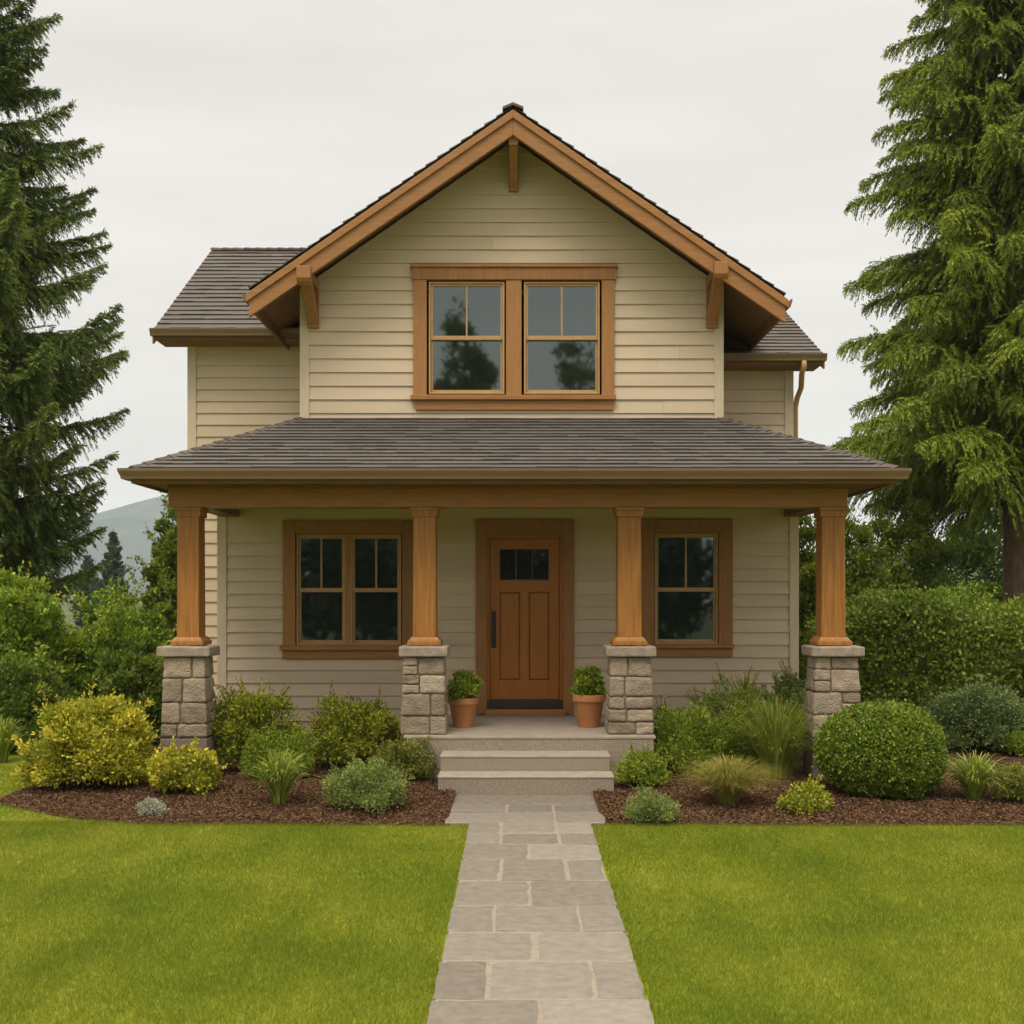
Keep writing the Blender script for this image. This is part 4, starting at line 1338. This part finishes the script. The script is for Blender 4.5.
def clipped(name, label, cat, x0, x1, ytop, ybase, mat, n, L, W, seed, depth=0.9):
    """a shrub clipped into a smooth dome: leaves in a thin shell over a leafy core, with small dents"""
    D = F * CAMZ / (ybase - VY)
    rx = (x1 - x0) / 2 * D / F
    ry = rx * depth
    yc = D + ry * 0.6
    Sc = F / yc
    rx = (x1 - x0) / 2 / Sc; xc = ((x0 + x1) / 2 - VX) / Sc
    zb = gz_at(xc, yc)
    h = CAMZ + (VY - ytop) / Sc - zb
    t = thing(name, label, cat, (xc, yc, zb))
    rng = np.random.default_rng(seed)
    sn = SNoise(rng, 30, 5, 16); sb = SNoise(rng, 12, 1.5, 4)
    d = unit(rng.normal(size=(n, 3)))
    cz = 0.42 * h
    e = np.where(d[:, 2:3] > 0, np.array([[rx, ry, h - cz]]), np.array([[rx, ry, cz * 1.25]]))
    p = 2.12     # a slightly squared dome
    k = (np.abs(d) ** p).sum(1, keepdims=True) ** (-1 / p)
    rr = 1 - 0.34 * rng.random(n) ** 1.7
    disp = 1 + 0.060 * sn(d * 2.2) + 0.075 * sb(d)
    rr = rr + 0.09 * (rng.random(n) < 0.07) * rng.random(n)
    P = d * k * e * (rr * disp)[:, None] + np.array([0, 0, cz])
    nr = unit(d / e)
    D_ = nr * 0.55 + rng.normal(size=(n, 3)) * 0.6 + np.array([0, 0, 0.3])
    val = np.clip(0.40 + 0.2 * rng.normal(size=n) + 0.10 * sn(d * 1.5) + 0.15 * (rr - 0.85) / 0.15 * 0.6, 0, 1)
    kp = P[:, 2] > 0.01
    np_mesh('foliage', leaf_quads(P[kp], D_[kp], L * rng.uniform(0.6, 1.2, kp.sum()), W * rng.uniform(0.7, 1.2, kp.sum()), rng, hint=nr[kp]), 4, val[kp], mat, t)
    m = MB()
    for q in range(10):
        a = rng.uniform(0, 6.28)
        m.tube([(0.04 * math.cos(a), 0.04 * math.sin(a), -0.02), (rx * 0.3 * math.cos(a), ry * 0.3 * math.sin(a), h * 0.3), (rx * 0.62 * math.cos(a), ry * 0.62 * math.sin(a), h * 0.62)], [0.022, 0.014, 0.006], 6)
    m.build('stem', M['stem'], t)
    return t
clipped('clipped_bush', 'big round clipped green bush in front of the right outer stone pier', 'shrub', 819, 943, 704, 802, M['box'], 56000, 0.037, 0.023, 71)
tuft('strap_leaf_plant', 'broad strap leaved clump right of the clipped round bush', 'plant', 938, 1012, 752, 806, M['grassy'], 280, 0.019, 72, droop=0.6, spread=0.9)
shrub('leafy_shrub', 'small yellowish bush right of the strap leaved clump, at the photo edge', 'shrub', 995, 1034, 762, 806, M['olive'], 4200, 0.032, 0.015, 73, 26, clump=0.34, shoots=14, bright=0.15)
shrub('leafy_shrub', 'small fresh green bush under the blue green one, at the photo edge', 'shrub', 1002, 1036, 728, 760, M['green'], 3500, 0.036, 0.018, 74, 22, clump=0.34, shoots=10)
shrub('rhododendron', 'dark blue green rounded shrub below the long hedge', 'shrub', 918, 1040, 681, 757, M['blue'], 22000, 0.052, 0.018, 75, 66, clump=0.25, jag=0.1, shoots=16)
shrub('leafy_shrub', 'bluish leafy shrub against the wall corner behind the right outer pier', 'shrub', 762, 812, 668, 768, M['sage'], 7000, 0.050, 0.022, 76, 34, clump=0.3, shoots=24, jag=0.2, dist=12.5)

# ------------------------------------------------------------------ left background shrubs
def bg_shrub(name, label, cat, x0, x1, ytop, dist, mat, n, L, W, seed, clumps, group=None, h_extra=0.0, depth=0.8, **kw):
    S = F / dist
    rx = (x1 - x0) / 2 / S
    xc = ((x0 + x1) / 2 - VX) / S
    h = CAMZ + (VY - ytop) / S + 0.05
    t = thing(name, label, cat, (xc, dist, -0.05), group)
    foliage(t, 0, 0, 0, rx, rx * depth, h, L, W, n, mat, clumps, seed, **kw)
    return t
bg_shrub('leafy_shrub', 'broad bright green shrub behind the golden mound, photo edge', 'shrub', -70, 95, 572, 15.4, M['broad'], 44000, 0.085, 0.042, 81, 110, clump=0.20, shoots=40, jag=0.15, depth=0.7)
bg_shrub('leafy_shrub', 'mid green shrub between the bright shrub and the left outer pier', 'shrub', 62, 178, 590, 15.9, M['broad'], 32000, 0.075, 0.036, 82, 90, clump=0.22, shoots=30, jag=0.12, depth=0.8, bright=-0.1)
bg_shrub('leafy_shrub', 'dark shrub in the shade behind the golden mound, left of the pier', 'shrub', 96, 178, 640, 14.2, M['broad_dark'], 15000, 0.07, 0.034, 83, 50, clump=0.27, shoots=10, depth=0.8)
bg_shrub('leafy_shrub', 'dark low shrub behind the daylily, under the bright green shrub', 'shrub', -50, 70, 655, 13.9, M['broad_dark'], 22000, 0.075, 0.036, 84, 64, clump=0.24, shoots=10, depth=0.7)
bg_shrub('sapling', 'yellowish sapling standing out above the bright green shrub', 'tree', -12, 50, 552, 16.6, M['ygreen'], 7000, 0.10, 0.05, 85, 34, clump=0.24, shoots=34, jag=0.3, inner=0.3)
bg_shrub('sapling', 'pointed bright green sapling before the small far conifer', 'tree', 84, 135, 556, 17.5, M['broad'], 9000, 0.09, 0.04, 86, 40, clump=0.24, shoots=40, jag=0.2, inner=0.3)
tuft('daylily', 'arching daylily clump on the lawn edge, left of the golden mound', 'plant', -22, 27, 716, 762, M['grassy'], 260, 0.02, 87, droop=0.6)
bg_shrub('broadleaf_tree', 'leafy tree left of the house corner, behind the left outer pier', 'tree', 140, 240, 498, 22.0, M['hedge'], 34000, 0.12, 0.06, 88, 90, clump=0.2, shoots=60, jag=0.2, depth=0.8, bright=0.12)

# ------------------------------------------------------------------ right background
bg_shrub('broadleaf_tree', 'tall dark leafy shrub right of the house, behind the right outer pier', 'tree', 762, 892, 496, 18.2, M['hedge'], 52000, 0.085, 0.038, 91, 100, clump=0.2, shoots=40, jag=0.12, depth=0.7)
bg_shrub('broadleaf_tree', 'rounded dark green tree above the hedge, under the cedar boughs', 'tree', 828, 964, 490, 20.5, M['hedge'], 52000, 0.09, 0.045, 92, 100, clump=0.22, shoots=30, jag=0.12, depth=0.7)
bg_shrub('leafy_shrub', 'paler green shrub rising behind the hedge left of the cedar trunk', 'shrub', 896, 1020, 568, 17.6, M['broad'], 34000, 0.07, 0.034, 93, 70, clump=0.22, shoots=40, depth=0.6)
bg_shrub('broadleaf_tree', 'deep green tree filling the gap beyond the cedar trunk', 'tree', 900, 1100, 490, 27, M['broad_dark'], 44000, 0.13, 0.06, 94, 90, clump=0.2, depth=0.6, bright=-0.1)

def hedge(name, label, x0, x1, y0, y1, h, n, mat, seed):
    t = thing(name, label, 'hedge', ((x0 + x1) / 2, (y0 + y1) / 2, -0.05))
    rng = np.random.default_rng(seed)
    hx, hy = (x1 - x0) / 2, (y1 - y0) / 2
    u = rng.uniform(-1, 1, (n, 3))
    # push points to the faces seen from the lawn: front, top, ends
    f = rng.random(n)
    u[:, 1] = np.where(f < 0.55, -1 + 0.45 * rng.random(n) ** 2, u[:, 1])
    u[:, 2] = np.where(f >= 0.6, 1 - 0.25 * rng.random(n) ** 2, u[:, 2])
    u[:, 0] = np.where((f >= 0.55) & (f < 0.6), np.sign(u[:, 0]) * (1 - 0.1 * rng.random(n) ** 2), u[:, 0])
    p = 5.0
    k = np.abs(u).max(1, keepdims=True) / np.maximum((np.abs(u) ** p).sum(1, keepdims=True) ** (1 / p), 1e-6)
    u = u * k
    P = u * np.array([hx, hy, h / 2]) + np.array([0, 0, h / 2])
    sn = SNoise(rng, 30, 1.5, 4.5); sf = SNoise(rng, 30, 6, 16)
    nr = unit(u ** 3 / np.array([hx, hy, h / 2]) + np.array([0, 0, 1e-6]))
    dz = 0.24 * sn(P) + 0.07 * sf(P)
    P = P + nr * dz[:, None] + np.array([0, 0, 1.0]) * (0.16 * np.sin(P[:, 0:1] * 2.3 + 0.6) * (u[:, 2:3] > 0))
    P = P + rng.normal(size=P.shape) * 0.035 + nr * (0.16 * (rng.random(n) < 0.06) * rng.random(n))[:, None]
    D_ = nr * 0.5 + rng.normal(size=(n, 3)) * 0.6 + np.array([0, 0, 0.35])
    val = np.clip(0.45 + 0.22 * rng.normal(size=n) + 0.16 * sf(P) + 0.24 * sn(P), 0, 1)
    kp = P[:, 2] > 0.02
    np_mesh('foliage', leaf_quads(P[kp], D_[kp], 0.072 * rng.uniform(0.6, 1.2, kp.sum()), 0.040 * rng.uniform(0.7, 1.2, kp.sum()), rng, hint=nr[kp]), 4, val[kp], mat, t)
    m = MB()
    for q in range(24):
        xx = -hx * 0.9 + 1.8 * hx * q / 23
        m.tube([(xx, 0, 0), (xx + 0.05, 0.02, h * 0.3), (xx - 0.04, 0.05, h * 0.6)], [0.025, 0.018, 0.006], 6)
    m.build('stem', M['stem'], t)
hedge('hedge', 'long thick green hedge right of the house, behind the clipped round bush', 4.05, 11.0, 14.7, 16.1, 1.78, 100000, M['hedge'], 95)

# ------------------------------------------------------------------ conifers
def tube_np(m, pts, rad, n=6):
    m.tube(pts, rad, n)

def conifer(name, label, x, y, H, rbase, z_lo, z_hi, mat, seed, nb, style, zdetail=(0, 99), nlen=0.12, nwid=0.03, dens=1.0, trunk_r=0.25, group=None, apex=1.0):
    t = thing(name, label, 'tree', (x, y, -0.05), group)
    rng = np.random.default_rng(seed)
    trunk = MB()
    trunk.tube([(0, 0, -0.1), (0.03, 0, H * 0.06), (0, 0.02, H * 0.3), (0.02, 0, H * 0.7), (0, 0, H)], [trunk_r * 1.25, trunk_r, trunk_r * 0.8, trunk_r * 0.38, 0.015], 16)
    Ps, Ds, Ls, Ws, As = [], [], [], [], []
    zs = z_lo + (z_hi - z_lo) * (np.arange(nb) + rng.random(nb) * 0.8) / nb
    whorl = np.zeros(nb)
    if style == 'spruce':
        lev = np.sort(z_lo + (z_hi - z_lo) * (np.arange(nb // 13 + 1) + rng.uniform(-0.2, 0.2, nb // 13 + 1)) / (nb // 13))
        zs = lev[np.arange(nb) // 13] + rng.normal(0, 0.15, nb)
        whorl = np.where(np.arange(nb) % 13 < 5, rng.uniform(0.93, 1.0, nb), rng.uniform(0.45, 0.88, nb))
        zs = np.where(whorl > 0.9, zs, zs + rng.uniform(-0.6, 0.6, nb))
    else:
        whorl = np.where(rng.random(nb) < 0.4, rng.uniform(0.92, 1.02, nb), rng.uniform(0.62, 0.92, nb))
    zs = np.clip(zs, z_lo * 0.9, H - 0.3)
    for i, z in enumerate(zs):
        fr = max(0.0, 1 - z / H)
        Rz = rbase * fr ** 0.9 * ((0.52 + 0.48 * min(1, max(0, (z - z_lo) / (0.26 * H)))) if style == 'spruce' else 1.0)
        az = i * 2.399963 + rng.normal(0, 0.25)
        Lb = Rz * rng.uniform(0.90, 1.06) * whorl[i]
        if Lb < 0.15: Lb = 0.15
        dh = np.array([math.cos(az), math.sin(az), 0.0]); sd_ = np.array([-dh[1], dh[0], 0.0])
        # the limb: out, sagging, and lifting again at its tip (spruce) or nodding (cedar)
        if style == 'spruce':
            zz = lambda s: Lb * (-0.16 * s + 0.36 * s ** 2.2)
        else:
            zz = lambda s: Lb * (0.24 * s - 0.10 * s ** 2 - 0.12 * s ** 5)
        bend = rng.normal(0, 0.12)
        axis = lambda s: dh * (Lb * s) + sd_ * (bend * Lb * s * s) + np.array([0, 0, z + zz(s)])
        pts = [axis(s) for s in (0, 0.3, 0.65, 1.0)]
        r0 = 0.008 + 0.008 * Lb
        trunk.tube([q - np.array([0, 0, 0.03]) for q in pts], [r0, r0 * 0.7, r0 * 0.4, 0.004], 5)
        far = 1.0 if zdetail[0] <= z <= zdetail[1] else 0.45
        nt_ = int((14 + 26 * Lb) * dens * far)
        big = 1.0 if far == 1 else 1.4
        tone = rng.normal(0, 0.12)
        m = int(70 * Lb * dens * far)
        ss = 0.15 + 0.85 * rng.random(m)
        c = np.stack([axis(q) for q in ss]) + rng.normal(size=(m, 3)) * 0.015
        Ps.append(c); Ds.append(dh + rng.normal(size=(m, 3)) * 0.7 + np.array([0, 0, 0.15]))
        Ls.append(nlen * rng.uniform(0.6, 1.1, m) * big); Ws.append(nwid * rng.uniform(0.8, 1.2, m) * big)
        As.append(np.clip(0.5 + tone + 0.16 * rng.normal(size=m), 0, 1))
        for k in range(nt_):
            s = 0.12 + 0.88 * (k + rng.random()) / nt_
            p0 = axis(s)
            tang = unit(axis(min(1, s + 0.02)) - axis(s - 0.02))
            sg = 1 if k % 2 else -1
            tl = (0.07 + 0.36 * Lb * (1 - s) ** 0.8 * rng.uniform(0.6, 1.1)) if style == 'spruce' else (0.10 + 0.34 * Lb * (1 - s) ** 0.75 * rng.uniform(0.6, 1.1))
            tl = min(tl, 1.0)
            if style == 'spruce':
                d0 = unit(tang * 0.75 + sd_ * sg * rng.uniform(0.2, 1.1) + np.array([0, 0, -0.30 + rng.normal(0, 0.30)]) + rng.normal(size=3) * 0.18)
                sag = -0.40 + rng.normal(0, 0.18)
            else:
                d0 = unit(tang * 0.7 + sd_ * sg * rng.uniform(0.1, 0.95) + np.array([0, 0, -0.22 + rng.normal(0, 0.28)]) + rng.normal(size=3) * 0.15)
                sag = -0.55 + rng.normal(0, 0.2)
            m = max(5, int(tl * 62 * dens * far))
            tt = (np.arange(m) + rng.random(m)) / m
            c = p0 + d0 * (tt * tl)[:, None] + np.array([0, 0, sag]) * (tt ** 2 * tl)[:, None]
            dd = unit(d0 + np.array([0, 0, 2 * sag]) * tt[:, None])
            lat = unit(np.cross(dd, np.array([0, 0, 1.0])) + 1e-6)
            sgn = np.where(np.arange(m) % 2 == 0, 1, -1)
            if style == 'spruce':
                D_ = dd * 0.8 + lat * sgn[:, None] * 0.55 + rng.normal(size=(m, 3)) * 0.25 + np.array([0, 0, -0.25])
            else:
                D_ = dd * 0.7 + lat * sgn[:, None] * 0.45 + rng.normal(size=(m, 3)) * 0.25 + np.array([0, 0, -0.38])
            Ps.append(c); Ds.append(D_)
            Ls.append(nlen * rng.uniform(0.6, 1.2, m) * big * (1 - 0.35 * tt)); Ws.append(nwid * rng.uniform(0.7, 1.2, m) * big)
            As.append(np.clip(0.36 + tone + 0.16 * rng.normal(size=m) + 0.30 * tt * (0.4 + s * 0.6), 0, 1))
    P = np.concatenate(Ps); D_ = np.concatenate(Ds); L = np.concatenate(Ls); W = np.concatenate(Ws); A = np.concatenate(As)
    np_mesh('crown', leaf_quads(P, D_, L, W, rng, mid=0.4, fold=0.1), 4, A, mat, t)
    trunk.build('trunk', M['bark'], t, smooth=True)
    return t

conifer('spruce_tree', 'tall dark spruce with upswept bough tips at the left edge', px(-14, F / 21.5), 21.5, 17.8, 4.65, 2.2, 17.4, M['spruce'], 101, 260, 'spruce', (1.5, 14.5), 0.11, 0.022, 1.7, 0.26)
conifer('cedar_tree', 'tall yellow green cedar with drooping sprays and bare lower trunk, right edge', px(1014, F / 20.5), 20.5, 24.5, 4.35, 3.6, 23.5, M['cedar'], 102, 540, 'cedar', (1.5, 14.5), 0.100, 0.024, 1.45, 0.22)
conifer('far_conifer', 'small bluish conifer far off below the mountain, left of the house', px(113, F / 62), 62, 5.75, 1.7, 0.3, 5.6, M['far_conifer'], 103, 169, 'spruce', (0, 99), 0.16, 0.05, 1.0, 0.12, 'small far conifers below the mountain')
conifer('far_conifer', 'lower far conifer with its tip just left of the taller one', px(88, F / 66), 66, 4.6, 1.6, 0.3, 4.5, M['far_conifer'], 104, 156, 'spruce', (0, 99), 0.16, 0.05, 1.0, 0.12, 'small far conifers below the mountain')

# ------------------------------------------------------------------ what the windows mirror: trees across the road, behind the photographer
def mirrored(label, x, y, H, rx, n, seed, mat, trunk_h):
    t = thing('street_tree', label, 'tree', (x, y, -0.05), 'trees across the road mirrored in the panes')
    MB().tube([(0, 0, 0), (0.05, 0, trunk_h), (0, 0, H * 0.7)], [0.28, 0.2, 0.06], 10).build('trunk', M['bark'], t)
    foliage(t, 0, 0, trunk_h, rx, rx, H - trunk_h, 0.26, 0.15, n, mat, 60, seed, clump=0.24, jag=0.2, stems=False, name='crown')
mirrored('tall tree mirrored in the left upstairs panes', -2.05, -18.5, 14.6, 1.45, 16000, 201, M['broad_dark'], 3.0)
mirrored('tree mirrored low in the right upstairs pane', 2.75, -18.5, 13.3, 1.7, 9000, 202, M['broad_dark'], 2.0)
def woodland():
    rng = np.random.default_rng(210)
    Vs, As = [], []
    for k in range(34):
        x = -34 + 2.05 * k + rng.normal(0, 0.4); y = -20.5 + rng.normal(0, 1.0); h = rng.uniform(5.2, 6.6); r = rng.uniform(1.5, 2.1)
        n = 1500
        d = unit(rng.normal(size=(n, 3))); q = rng.random(n) ** 0.4
        P = d * q[:, None] * np.array([r, r, h / 2]) + np.array([x, y, h / 2])
        Vs.append(leaf_quads(P, d + rng.normal(size=(n, 3)) * 0.6, rng.uniform(0.3, 0.5, n), rng.uniform(0.2, 0.32, n), rng)); As.append(rng.random(n) * 0.4)
    o = np_mesh('woodland', np.concatenate(Vs), 4, np.concatenate(As), M['far_conifer'])
    o['kind'] = 'stuff'; o['label'] = 'dark band of woodland across the road mirrored in the porch windows'
woodland()

# ------------------------------------------------------------------ the air
def haze():
    mb = MB().box(-2450, 2450, -340, 2450, -5.5, 205)
    m = bpy.data.materials.new('haze')
    m.use_nodes = True
    t = m.node_tree
    t.nodes.clear()
    o = t.nodes.new('ShaderNodeOutputMaterial')
    v = t.nodes.new('ShaderNodeVolumePrincipled')
    v.inputs['Color'].default_value = (0.76, 0.86, 0.98, 1)
    v.inputs['Density'].default_value = HAZE
    t.links.new(v.outputs[0], o.inputs['Volume'])
    h = mb.build('haze', m)
    h['kind'] = 'stuff'; h['label'] = 'thin pale haze that fades the mountain'
haze()
